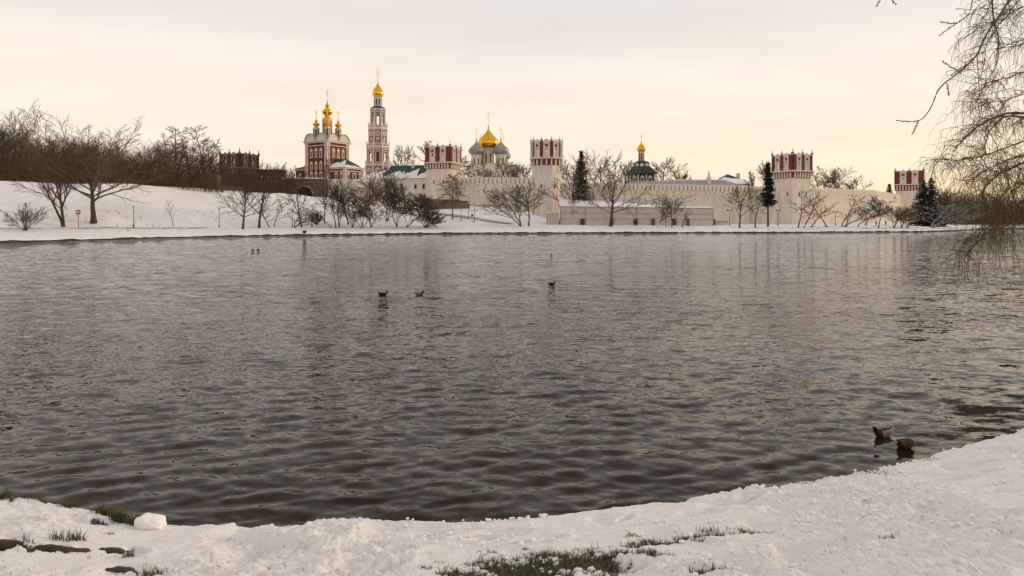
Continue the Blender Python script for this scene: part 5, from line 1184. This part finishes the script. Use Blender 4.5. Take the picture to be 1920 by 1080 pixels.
# distant wood closing the view on the right
polys = []; thicket(3000, 1756, 2010, lambda px: 420, 2.5, 11., 300, 400, .09)
def wood(n, px0, px1, topf, y0, y1):
    for _ in range(n):
        px = rs.uniform(px0, px1); Yv = rs.uniform(y0, y1); x = at(px, Yv); z = 1.2; h = (zof(topf(px), Yv) - z) * rs.uniform(.55, 1.05); d = nrm(np.array((rs.normal(0, .1), 0, 1.))); pts = [np.array((x, Yv, z - .3))]
        for k_ in range(4): d = nrm(d + rs.normal(0, .08, 3)); pts.append(pts[-1] + d * h / 4)
        polys.append((np.array(pts), np.linspace(.28, .05, 5)))
        for b_ in range(16):
            t_ = rs.uniform(.15, 1.); f = t_ * 4; i = min(int(f), 3); q_ = pts[i] + (pts[i + 1] - pts[i]) * (f - i); dd_ = nrm(np.array((rs.normal(0, 1), rs.normal(0, 1), rs.uniform(.3, 1.4)))); l_ = h * .28 * rs.uniform(.4, 1.2) * (1.2 - .6 * t_)
            pp = [q_]; 
            for k_ in range(3): dd_ = nrm(dd_ + rs.normal(0, .25, 3) + np.array((0, 0, .1))); pp.append(pp[-1] + dd_ * l_ / 3)
            polys.append((np.array(pp), np.array((.09, .07, .055, .03))))
            for c_ in range(4):
                q2 = pp[rs.randint(1, 4)]; d2 = nrm(rs.normal(0, 1, 3) + np.array((0, 0, .6))); polys.append((np.array([q2, q2 + d2 * l_ * .25, q2 + d2 * l_ * .5 + rs.normal(0, .15, 3)]), np.array((.055, .045, .025))))
wood(330, 1752, 2010, lambda px: np.interp(px, [1750, 1800, 1850, 1900, 2250], [352, 354, 366, 372, 372]), 312, 420)
V, Q = tubes(polys, 3); setp(put('distant_wood', np_mesh('distant_wood', V, Q, 'bark')), 'dark brown distant wood behind the right end of the pond', 'wood', kind='stuff')

# --- conifers
def spruce(label, px, py, top, w, seed, Y=None, bare=0., name='spruce'):
    Yv = Y or Yat(px, py); x = at(px, Yv); z = terr(x, Yv) if Y is None else zof(py, Yv); h = zof(top, Yv) - z; rad = w / 2 / F * Yv * 1.25; rs_ = np.random.RandomState(seed)
    root = thing(name, label, 'tree', (x, Yv, z)); m = MB(); m.lathe([(h * .013 + .08, -.3), (h * .010 + .05, h * .4), (.03, h * .97)], 8); m.build('trunk', 'bark', root)
    Vv, T, Mi = [], [], []
    nl = int(h * 3.2)
    for i in range(nl):
        t_ = (i + rs_.rand()) / nl; zc = h * (bare + (1 - bare) * t_); rl = rad * (1 - t_) ** .72 * (.78 + .3 * rs_.rand()) + .12
        if bare > .05 and t_ < .07: rl *= .7
        for b in range(6):
            az_ = rs_.rand() * 6.28; Lb = rl * rs_.uniform(.7, 1.15); dr = rs_.uniform(.15, .45) * (1.2 - t_); ns = max(3, int(Lb / .22))
            for k_ in range(ns):
                f = (k_ + .6) / ns; pc = np.array((math.cos(az_) * Lb * f, math.sin(az_) * Lb * f, zc - dr * Lb * f + .12 * Lb * f * f))
                for _ in range(2):
                    q_ = pc + rs_.normal(0, .10, 3); a1 = rs_.normal(0, 1, 3) * (.40, .40, .2); a2 = rs_.normal(0, 1, 3) * (.32, .32, .24) - np.array((0, 0, .12)); b0 = len(Vv); Vv += [q_, q_ + a1, q_ + a2]; T.append((b0, b0 + 1, b0 + 2)); Mi.append(1 if rs_.rand() < .025 and f > .4 else 0)
    put('crown', np_mesh('crown', np.array(Vv), np.array(T), ['needles', 'snow_cap'], Mi), root)
spruce('tall dark spruce behind the left-leaning tree by the round tower', 1090, 386, 283, 32, 1, Y=228)
spruce('dark spruce with trimmed bare lower trunk beside the corner-on tower', 1440, 424.5, 306, 27, 2, bare=.34)
spruce('left of the two dark spruces before the distant tower', 1731, 424, 338, 46, 3, Y=246)
spruce('right of the two dark spruces before the distant tower', 1746, 424, 334, 46, 4, Y=252)
spruce('tiny lone fir top showing above the right wall', 1668, 372, 345, 15, 5, Y=310, name='fir')
# ------------------------------------------------------------------ weeping willow reaching in from the right
rs = np.random.RandomState(21)
YW = 21.
def wp(px, py, Y): return np.array((at(px, Y), Y, zof(py, Y)))
trunk_p = [np.array((22.5, 22.5, .9)), np.array((22.2, 22.4, 3.)), np.array((21.6, 22.2, 5.2)), np.array((21.2, 22., 7.5)), np.array((20.8, 21.8, 10.5)), np.array((20.6, 21.6, 14.))]
root = thing('weeping_willow', 'weeping willow with hanging twigs reaching in at the right edge', 'tree', tuple(trunk_p[0]))
O = trunk_p[0]
V, Q = tubes([(np.array(trunk_p) - O, np.array((.42, .36, .32, .27, .2, .1)))], 9); put('trunk', np_mesh('trunk', V, Q, 'willow', None, True), root)
LIMB = [  # pixel paths, depth from-to, radius
 ([(2060, 330), (1985, 240), (1920, 211), (1890, 212), (1860, 222), (1830, 240), (1810, 258), (1790, 278)], 21.8, 20.2, .055),
 ([(1985, 240), (1930, 222), (1885, 215), (1855, 245), (1845, 275), (1850, 292)], 21.6, 20.6, .035),
 ([(2060, 250), (1990, 180), (1920, 176), (1880, 190), (1850, 186), (1815, 184)], 21.8, 20.5, .028),
 ([(2040, 200), (1980, 135), (1920, 134), (1880, 148), (1850, 156), (1838, 175), (1828, 195)], 22, 20.8, .03),
 ([(2000, 60), (1960, 30), (1920, 10), (1895, 25), (1868, 50), (1850, 85), (1845, 120), (1838, 150)], 21.5, 20.8, .028),
 ([(2040, 110), (1970, 75), (1925, 72), (1885, 85), (1865, 95)], 22, 21, .022),
 ([(2090, 380), (2000, 330), (1930, 300), (1890, 318), (1868, 330), (1846, 352), (1836, 378)], 22, 20.5, .05),
 ([(2000, 330), (1935, 336), (1905, 352), (1890, 372), (1882, 402)], 21.5, 20.6, .035),
 ([(2090, 400), (2020, 385), (1960, 388), (1915, 400), (1880, 414), (1858, 432), (1830, 455), (1812, 482)], 22, 20.4, .04),
 ([(1960, 388), (1930, 372), (1905, 385), (1885, 410), (1872, 440)], 21.4, 20.3, .03),
 ([(2050, 60), (1990, -10), (1940, -40), (1890, -30), (1860, 0), (1850, 30)], 22, 21, .03),
 ([(1940, -40), (1900, 15), (1862, 40), (1835, 55)], 21.3, 20.8, .018),
 ([(2060, 290), (1990, 268), (1925, 262), (1880, 280), (1830, 296), (1795, 300), (1765, 298), (1752, 302)], 21.8, 20.2, .03),
 ([(2060, 330), (1980, 310), (1930, 290), (1885, 300), (1850, 318), (1822, 340)], 21.6, 20.4, .028)]
limbs = []; strands = []; curls = []
def hang(p, L, d0, r=.0075):
    n = 7; pts = [p]; d = d0
    for k in range(n): d = nrm(d + np.array((rs.normal(0, .13), rs.normal(0, .13), -.30 - .05 * k))); pts.append(pts[-1] + d * L / n)
    strands.append((np.array(pts) - O, np.linspace(r, r * .45, n + 1)))
    return pts
first = {}
for li, (path, ya, yb, r) in enumerate(LIMB):
    n = len(path); P = np.array([wp(px, py, ya + (yb - ya) * i / (n - 1)) for i, (px, py) in enumerate(path)])
    T = np.linspace(0, n - 1, n * 4); Ps = np.stack([np.interp(T, np.arange(n), P[:, c]) for c in range(3)], -1)
    Ps[1:-1] = .25 * Ps[:-2] + .5 * Ps[1:-1] + .25 * Ps[2:]; Ps += rs.normal(0, .012, Ps.shape)
    if path[0][0] > 1985 or path[0] in ((1985, 240), (2000, 60)):   # carry the limb back to the trunk
        tz = min(max(Ps[0, 2] - .8, 2.5), 13.); tp = np.array([np.interp(tz, [p[2] for p in trunk_p], [p[c] for p in trunk_p]) for c in range(3)])
        Ps = np.concatenate([[tp, tp * .5 + Ps[0] * .5 + np.array((0, 0, .25))], Ps])
    limbs.append((Ps - O, np.linspace(r, r * .28, len(Ps))))
    low = max(p[1] for p in path) > 330
    for i in range(3, len(Ps)):
        for k in range(1 if i % 2 else 2):
            # side twig
            d = nrm(np.array((rs.normal(-.5, .8), rs.normal(0, .7), rs.uniform(-.5, .7)))); L = rs.uniform(.35, 1.15); q = Ps[i].copy(); pts = [q]
            for s_ in range(5): d = nrm(d + rs.normal(0, .18, 3) + np.array((-.03, 0, -.12))); pts.append(pts[-1] + d * L / 5)
            strands.append((np.array(pts) - O, np.linspace(.011, .006, 6)))
            for s_ in range(1, 6):
                for _ in range(1 if not low or s_ % 2 else 2):
                    hang(pts[s_], rs.uniform(.3, 1.0) if not low else rs.uniform(.5, 1.7), nrm(np.array((rs.normal(-.15, .5), rs.normal(0, .5), rs.uniform(-.5, .5)))), .0062)
V, Q = tubes(limbs, 6); put('limbs', np_mesh('limbs', V, Q, 'willow', None, True), root)
# heavy hanging curtain low at the frame edge
for _ in range(110):
    px = rs.uniform(1868, 2120) if rs.rand() < .75 else rs.uniform(1840, 1960); Yv = rs.uniform(19.5, 23); top = rs.uniform(290, 400); p = wp(px, top, Yv); hang(p, rs.uniform(1.2, 2.8), nrm(np.array((rs.normal(-.1, .3), rs.normal(0, .3), -.4))), .0085)
for _ in range(120):
    px = rs.uniform(1880, 2160); Yv = rs.uniform(19.5, 23); p = wp(px, rs.uniform(-20, 330), Yv); hang(p, rs.uniform(.6, 2.), nrm(np.array((rs.normal(-.1, .5), rs.normal(0, .5), 0))), .007)
V, Q = tubes(strands, 3); put('crown', np_mesh('crown', V, Q, 'willow_gold'), root)

# ------------------------------------------------------------------ budding branches hanging into the top right corner
YB = 9.0
tp = [np.array((12.8, 7.6, 1.)), np.array((12.7, 7.7, 4.)), np.array((12.3, 8., 7.5)), np.array((11.8, 8.4, 10.5))]
root = thing('budding_tree', 'slender budding branches hanging into the top right corner of view', 'tree', tuple(tp[0])); O = tp[0]
V, Q = tubes([(np.array(tp) - O, np.array((.2, .17, .13, .07)))], 8); put('trunk', np_mesh('trunk', V, Q, 'bark', None, True), root)
def sm(P, k=5):
    P = np.array(P); n = len(P); T = np.linspace(0, n - 1, (n - 1) * k + 1); S_ = np.stack([np.interp(T, np.arange(n), P[:, c]) for c in range(3)], -1)
    for _ in range(3): S_[1:-1] = .25 * S_[:-2] + .5 * S_[1:-1] + .25 * S_[2:]
    return S_
BR = [([(1985, -130), (1930, -60), (1893, 0), (1868, 38), (1848, 66), (1832, 104), (1812, 124), (1790, 142), (1770, 156), (1757, 172), (1750, 192), (1742, 208), (1731, 222), (1720, 228), (1703, 228), (1682, 226)], .014, .0035, True),
      ([(1722, 227), (1718, 236), (1711, 251)], .004, .003, False), ([(1815, 120), (1798, 130), (1782, 142)], .005, .003, False), ([(1795, 131), (1782, 126), (1768, 115)], .004, .003, False), ([(1775, 155), (1778, 170), (1778, 178)], .003, .002, False),
      ([(1985, -130), (1880, -110), (1828, -30), (1822, 8), (1817, 28), (1795, 43), (1780, 52), (1762, 66)], .008, .003, True), ([(1795, 43), (1782, 44), (1765, 41)], .004, .003, False),
      ([(1860, 0), (1862, 30), (1866, 50), (1873, 70), (1871, 90), (1872, 110), (1862, 135), (1846, 158), (1836, 165)], .011, .004, False), ([(1832, 104), (1834, 140), (1837, 180), (1842, 216)], .006, .003, False),
      ([(1985, -130), (1840, -150), (1700, -80), (1668, -20), (1650, 0), (1644, 11)], .008, .003, True), ([(1668, -20), (1672, 0), (1680, 8)], .004, .003, False), ([(1880, -110), (1868, -60), (1860, 0)], .012, .011, True)]
pol = []; buds = MB()
for path, ra, rb, main in BR:
    n = len(path); P = sm([wp(px, py, YB - .4 * (1920 - px) / 300.) for px, py in path])
    if main and path[0] == (1985, -130): P = np.concatenate([[tp[2] * .6 + tp[3] * .4], P])
    pol.append((P - O, np.linspace(ra, rb, len(P))))
    m_ = len(P)
    for i in range(m_):
        tipn = path[-1][0] < 1830
        if tipn and (m_ - i) < (14 if main else m_):
            for _ in range(2):
                d = nrm(rs.normal(0, 1, 3)); p = P[i] - O + d * .006; e = nrm(P[i] - P[max(0, i - 1)] + d * .02); buds.tube([tuple(p - e * .012), tuple(p), tuple(p + e * .018)], [.002, .006, .0015], 5)
V, Q = tubes(pol, 6); put('branches', np_mesh('branches', V, Q, 'bark', None, True), root); put('buds', buds.mesh('buds', 'bark_brown'), root)

# ------------------------------------------------------------------ ducks and gull
mat('drake_head', (.012, .018, .012), .4); mat('drake_body', (.32, .27, .23), .8, col2=(.20, .165, .135), vscale=14); mat('drake_back', (.05, .036, .03), .8); mat('duck_brown', (.075, .045, .024), .85, col2=(.028, .017, .010), vscale=30); mat('duck_bill', (.35, .24, .04), .5); mat('duck_breast', (.06, .026, .018), .8); mat('duck_white', (.6, .54, .48), .8)
for n_ in ('drake_body', 'drake_back', 'duck_brown', 'duck_breast', 'drake_head'): MAT[n_].node_tree.nodes['Principled BSDF'].inputs['Specular IOR Level'].default_value = .08
def duck(px, py, label, kind, yaw, scale=1., name='duck', group='ducks on the pond', head_up=1.):
    Yv = H * F / (py - HZ); x = at(px, Yv)
    root = thing(name, label, 'duck' if name == 'duck' else 'gull', (x, Yv, 0.), yaw, group); root.scale = (scale,) * 3
    # one continuous body: rings along tail -> body -> neck -> head; the bird swims towards +x
    st = [(-.27, .125, .008, .006, 0), (-.23, .115, .045, .018, 0), (-.17, .085, .085, .050, 0), (-.08, .058, .112, .080, 0), (.03, .045, .118, .090, 0), (.11, .05, .100, .085, 0), (.17, .075, .072, .068, 0),
          (.20, .12, .046, .046, .7), (.205, .17 * head_up, .036, .037, 1.2), (.215, .205 * head_up, .042, .040, 1.1), (.235, .232 * head_up, .045, .040, .6), (.262, .236 * head_up, .036, .031, .15), (.285, .228 * head_up, .018, .016, 0)]
    m = MB(); rings = []; n = 14
    for (cx, cz, ry, rz_, tl) in st:
        rings.append([(cx - rz_ * math.sin(a_) * math.sin(tl), ry * math.cos(a_), cz + rz_ * math.sin(a_) * math.cos(tl)) for a_ in 2 * math.pi * np.arange(n) / n])
    m.loft(rings); pal = {'drake': ['drake_body', 'drake_head', 'duck_breast', 'duck_white', 'drake_back'], 'hen': ['duck_brown', 'duck_brown', 'duck_brown', 'duck_white', 'duck_brown'], 'gull': ['duck_white', 'duck_white', 'duck_white', 'duck_white', 'drake_body']}[kind]
    me = m.mesh('body', pal, True)
    for p in me.polygons:
        c = p.center
        p.material_index = 1 if (c.z > .125 * head_up and c.x > .15) else 3 if (c.x < -.215 and kind != 'hen') or c.x < -.245 else 2 if c.x > .12 else 4 if (c.z > .11 and c.x < .1) else 0
    b = put('body', me, root)
    for sy in (-1, 1):   # folded wings
        w = MB(); rr_ = []
        for (cx, cz, ry, rz_) in ((-.20, .125, .012, .012), (-.14, .11, .026, .030), (-.05, .095, .034, .046), (.05, .085, .030, .046), (.11, .078, .010, .02)):
            oy = {-.20: .03, -.14: .062, -.05: .088, .05: .092, .11: .082}[cx]; rr_.append([(cx, sy * oy + ry * math.cos(a_), cz + rz_ * math.sin(a_)) for a_ in 2 * math.pi * np.arange(10) / 10])
        w.loft(rr_); put('wing', w.mesh('wing', 'duck_brown' if kind == 'hen' else 'drake_body', True), root)
    m = MB(); m.loft([[(.278, .014 * a_, .222 * head_up + .010 * b_) for a_, b_ in ((1, 0), (.5, 1), (-.5, 1), (-1, 0), (-.5, -1), (.5, -1))], [(.315, .014 * a_, .213 * head_up + .006 * b_) for a_, b_ in ((1, 0), (.5, 1), (-.5, 1), (-1, 0), (-.5, -1), (.5, -1))], [(.335, .009 * a_, .209 * head_up + .003 * b_) for a_, b_ in ((1, 0), (.5, 1), (-.5, 1), (-1, 0), (-.5, -1), (.5, -1))]]); put('bill', m.mesh('bill', 'duck_bill'), root)
    for sy in (-1, 1): m = MB(); m.lathe([(.001, -.005), (.005, 0), (.001, .005)], 6); put('eye', m.mesh('eye', 'drake_head'), root, (.248, sy * .036, .238 * head_up))
    return root
duck(1657, 817, 'mallard drake with pale flanks nearest the right bank', 'drake', R(200), .86, head_up=.74)
duck(1697, 839, 'brown mallard hen swimming just behind the drake near the bank', 'hen', R(212), .8, head_up=.74)
duck(717, 554, 'left of the two ducks swimming left of centre', 'hen', R(0), .98, head_up=.82); duck(785, 553, 'right of the two ducks swimming left of centre', 'drake', R(3), 1.0, head_up=.85); duck(1034, 534, 'single duck swimming alone right of centre', 'hen', R(5), .95, head_up=.85)
duck(1034, 477, 'small white gull floating alone in mid pond', 'gull', R(60), .8, 'gull', 'gulls on the pond')
duck(474, 469, 'left of two distant ducks near the left shore', 'hen', R(180), .8, head_up=.8); duck(484, 469, 'right of two distant ducks near the left shore', 'hen', R(175), .8, head_up=.8)

# ------------------------------------------------------------------ near bank details
mat('grass', (.070, .090, .026), .8, col2=(.12, .10, .04), vscale=3.); mat('grass_dry', (.17, .13, .07), .9)
def bank_full(x, y):
    x = np.asarray(x, float); y = np.asarray(y, float); d = edge(x) - y
    fi = np.clip(np.interp(x, xs, np.arange(len(xs))), 0, len(xs) - 1.001); fj = np.clip(np.interp(d, ds, np.arange(len(ds))), 0, len(ds) - 1.001)
    i = fi.astype(int); j = fj.astype(int); u = fi - i; v = fj - j
    def lk(A): return (A[j, i] * (1 - u) + A[j, i + 1] * u) * (1 - v) + (A[j + 1, i] * (1 - u) + A[j + 1, i + 1] * u) * v
    return lk(ZZ), lk(dd)
def seen_pt(px, py):
    Yv = np.arange(4.5, 13., .01); X_ = at(px, Yv); z_, _ = bank_full(X_, Yv); pr = HZ + (H - z_) * F / Yv; env = np.minimum.accumulate(pr); ok = (pr <= env + 1e-6) & (z_ > .05)
    c = np.where(ok)[0]; k = c[np.argmin(np.abs(pr[c] - py))]; return float(X_[k]), float(Yv[k])
rs = np.random.RandomState(12)
BV, BT, BM = [], [], []
def blade(p, h, lean, w=.004, mi=0):
    az_ = rs.rand() * 6.28; d = np.array((math.cos(az_), math.sin(az_), 0)) * lean * h; s_ = np.array((-math.sin(az_), math.cos(az_), 0)) * w; b0 = len(BV)
    BV.extend([p - s_, p + s_, p + d * .35 + np.array((0, 0, h * .6)) + s_ * .7, p + d * .35 + np.array((0, 0, h * .6)) - s_ * .7, p + d + np.array((0, 0, h)) ]); BT.extend([(b0, b0 + 1, b0 + 2), (b0, b0 + 2, b0 + 3), (b0 + 3, b0 + 2, b0 + 4)]); BM.extend([mi] * 3)
cx = rs.uniform(-6.5, 8.5, 240000); cd = rs.uniform(0.02, 3.2, 240000); cy = edge(cx) - cd
bmv = bare_mask(cx, cy); keep = (bmv > .55) & (rs.rand(len(cx)) < .75); zf, _ = bank_full(cx, cy)
lefty = at(430, 5.5)
for x, y, z in zip(cx[keep], cy[keep], zf[keep]):
    dirt_ = x < -2.2
    if dirt_ and rs.rand() < .86: continue
    blade(np.array((x, y, z - .008)), rs.uniform(.025, .08), rs.uniform(.2, 1.0), .0035, 1 if rs.rand() < .25 else 0)
def tuft(px, py, n, h, spread, mi=0, dy=0.):
    x0_, y0_ = seen_pt(px, py); y0_ += dy
    for _ in range(n):
        x, y = x0_ + rs.normal(0, spread), y0_ + rs.normal(0, spread * .4); z, _d = bank_full(np.array([x]), np.array([y])); blade(np.array((x, y, float(z[0]) - .03) if float(z[0]) > .02 else (x, y, .0)), h * rs.uniform(.5, 1.1), rs.uniform(.1, .9), .004, mi)
for px, py, n, h, sp in ((12, 929, 150, .16, .05), (75, 938, 110, .11, .06), (132, 944, 150, .13, .06), (205, 968, 260, .15, .07), (228, 978, 320, .17, .05), (190, 960, 90, .13, .04), (248, 984, 130, .12, .03), (110, 1012, 60, .12, .05), (145, 1012, 70, .12, .04), (45, 1016, 50, .10, .05), (240, 1044, 70, .10, .03), (1190, 1005, 60, .07, .05), (1330, 996, 80, .08, .08), (1570, 894, 60, .08, .1), (1510, 902, 70, .08, .12), (1640, 888, 60, .08, .12), (1740, 862, 60, .07, .1), (280, 1080, 90, .1, .04), (300, 1075, 30, .1, .05)):
    tuft(px, py, n, h, sp)
for _ in range(70):
    px = rs.uniform(20, 1900); py = rs.uniform(1000, 1078); tuft(px, py, rs.randint(1, 4), .06, .01, 1)
setp(put('grass', np_mesh('grass', np.array(BV), np.array(BT), ['grass', 'grass_dry'], BM)), 'short green and dry grass poking through the near snow', 'grass', kind='stuff')
# crumbs of snow along the lip and over the bare patches
ico = bmesh.new(); bmesh.ops.create_icosphere(ico, subdivisions=1, radius=1.); iv = np.array([v.co[:] for v in ico.verts]); it = np.array([[v.index for v in f.verts] for f in ico.faces]); ico.free()
CV, CT = [], []; nb = 0
def clod(x, y, z, r, fl=1.):
    global nb
    q = iv * (1 + rs.normal(0, .16, (len(iv), 1))) * r * (rs.uniform(.8, 1.3), rs.uniform(.8, 1.3), rs.uniform(.55, .9) * fl); CV.append(q + (x, y, z)); CT.append(it + nb); nb += len(iv)
ex = rs.uniform(-6.3, 8.4, 700)
for x in ex:
    d = abs(rs.normal(0, .05)) ; y = float(edge(np.array(x))) - d + .02; z, dv = bank_full(np.array([x]), np.array([y + 0.]))
    y -= float(np.clip(.03 - dv[0], 0, .2)); z, dv = bank_full(np.array([x]), np.array([y]))
    if z[0] > .16 and dv[0] > .035 and vnoise(np.array(x * 1.7), np.array(3.), 91) > .25: clod(x, y, float(z[0]) - .008, rs.uniform(.008, .032) * (1 if rs.rand() < .85 else 1.9))
sel = (bmv > .02) & (rs.rand(len(cx)) < .006)
for x, y, z in zip(cx[sel], cy[sel], zf[sel]): clod(x, y, z - .02, rs.uniform(.008, .034), .55)
ox = rs.uniform(-6.3, 8.4, 2600); od = rs.uniform(.05, 3., 2600); oy = edge(ox) - od; oz, _ = bank_full(ox, oy); msk = vnoise(ox * 1.2, oy * 1.2, 95) > .55
for x, y, z in zip(ox[msk], oy[msk], oz[msk]): clod(x, y, z + .02, rs.uniform(.008, .026))
setp(put('snow_crumbs', np_mesh('snow_crumbs', np.concatenate(CV), np.concatenate(CT), 'snow_cap', None, True)), 'loose crumbs of snow along the near bank', 'snow', kind='stuff')
# big snow-capped lump at the water's edge
x, y = seen_pt(281, 990); m = bmesh.new(); bmesh.ops.create_icosphere(m, subdivisions=4, radius=1.)
for v in m.verts:
    c = v.co; n_ = float(fbm(np.array(c.x * 1.5 + 4), np.array(c.y * 1.5 + c.z * 1.2), 3, 3)); k = 1 + .75 * n_
    v.co = (c.x * .16 * k, c.y * .13 * k, (c.z * .10 * (1.1 - .35 * c.x) if c.z > 0 else c.z * .08) * k)
me = bpy.data.meshes.new('snow_lump'); m.to_mesh(me); m.free(); me.materials.append(MAT['snow_cap']); me.polygons.foreach_set('use_smooth', [True] * len(me.polygons))
z, _ = bank_full(np.array([x]), np.array([y])); o = put('snow_lump', me, None, (x, y, float(z[0]) + .035)); setp(o, 'rounded lump of snow on the bank edge at left', 'snow lump')
# twigs standing in the shallow water
def twig(px0, py0, px1, py1, label, r=.004, forks=()):
    Yv = (H) * F / (py0 - HZ); p0 = np.array((at(px0, Yv), Yv, -.25)); p1 = np.array((at(px1, Yv), Yv + .05, zof(py1, Yv))); mid = (p0 + p1) / 2 + np.array((.01, 0, .01))
    root = thing('twig', label, 'twig', tuple(p0)); pol_ = [(np.array([p0, mid, p1]) - p0, np.array((r, r * .9, r * .5)))]
    for f in forks: q = p0 + (p1 - p0) * f[0]; pol_.append((np.array([q, q + np.array(f[1]) * .5 + (0, 0, .02), q + np.array(f[1])]) - p0, np.array((r * .8, r * .6, r * .3))))
    V, Q = tubes(pol_, 5); put('stem', np_mesh('stem', V, Q, 'bark', None, True), root)
twig(949, 976, 957, 946, 'single thin stalk standing in the dark water near centre', .004)
twig(716, 972, 738, 950, 'low bent twig lying in the dark water left of centre', .006, ((.5, (.12, .0, .03)), (.7, (.16, .0, .01)), (.3, (-.03, 0, .07))))
# exposed roots in the snow at lower left
def root_obj(path, r, label):
    P = []
    for px, py in path: x, y = seen_pt(px, py); z, _ = bank_full(np.array([x]), np.array([y])); P.append(np.array((x, y, float(z[0]) - .012)))
    P = sm(P, 5); root = thing('tree_root', label, 'root', tuple(P[0])); rad = r * (.6 + .4 * np.sin(np.linspace(0, math.pi, len(P)))) * (1 + rs.normal(0, .12, len(P)))
    rad[0] *= .4; rad[-1] *= .3; V, Q = tubes([(P - P[0], rad)], 8); put('bark', np_mesh('bark', V, Q, 'bark', None, True), root)
root_obj([(-20, 1014), (30, 1022), (80, 1030), (130, 1033), (172, 1033)], .050, 'long brown root showing through the snow at lower left')
root_obj([(182, 1030), (215, 1033), (246, 1036)], .040, 'short brown root right of the long one at lower left')
root_obj([(195, 1068), (225, 1066), (245, 1070), (262, 1080)], .035, 'curved brown root at the bottom edge at lower left')
# stump on the far shore
Yv = Yat(571, 438); root = thing('tree_stump', 'dark stump at the waterline below the arched passage', 'stump', (at(571, Yv), Yv, terr(at(571, Yv), Yv) - .1)); m = MB(); m.lathe([(.5, -.3), (.38, .2), (.42, .55), (.62, .7), (.3, .8)], 9); m.build('stub', 'earth', root, smooth=True)
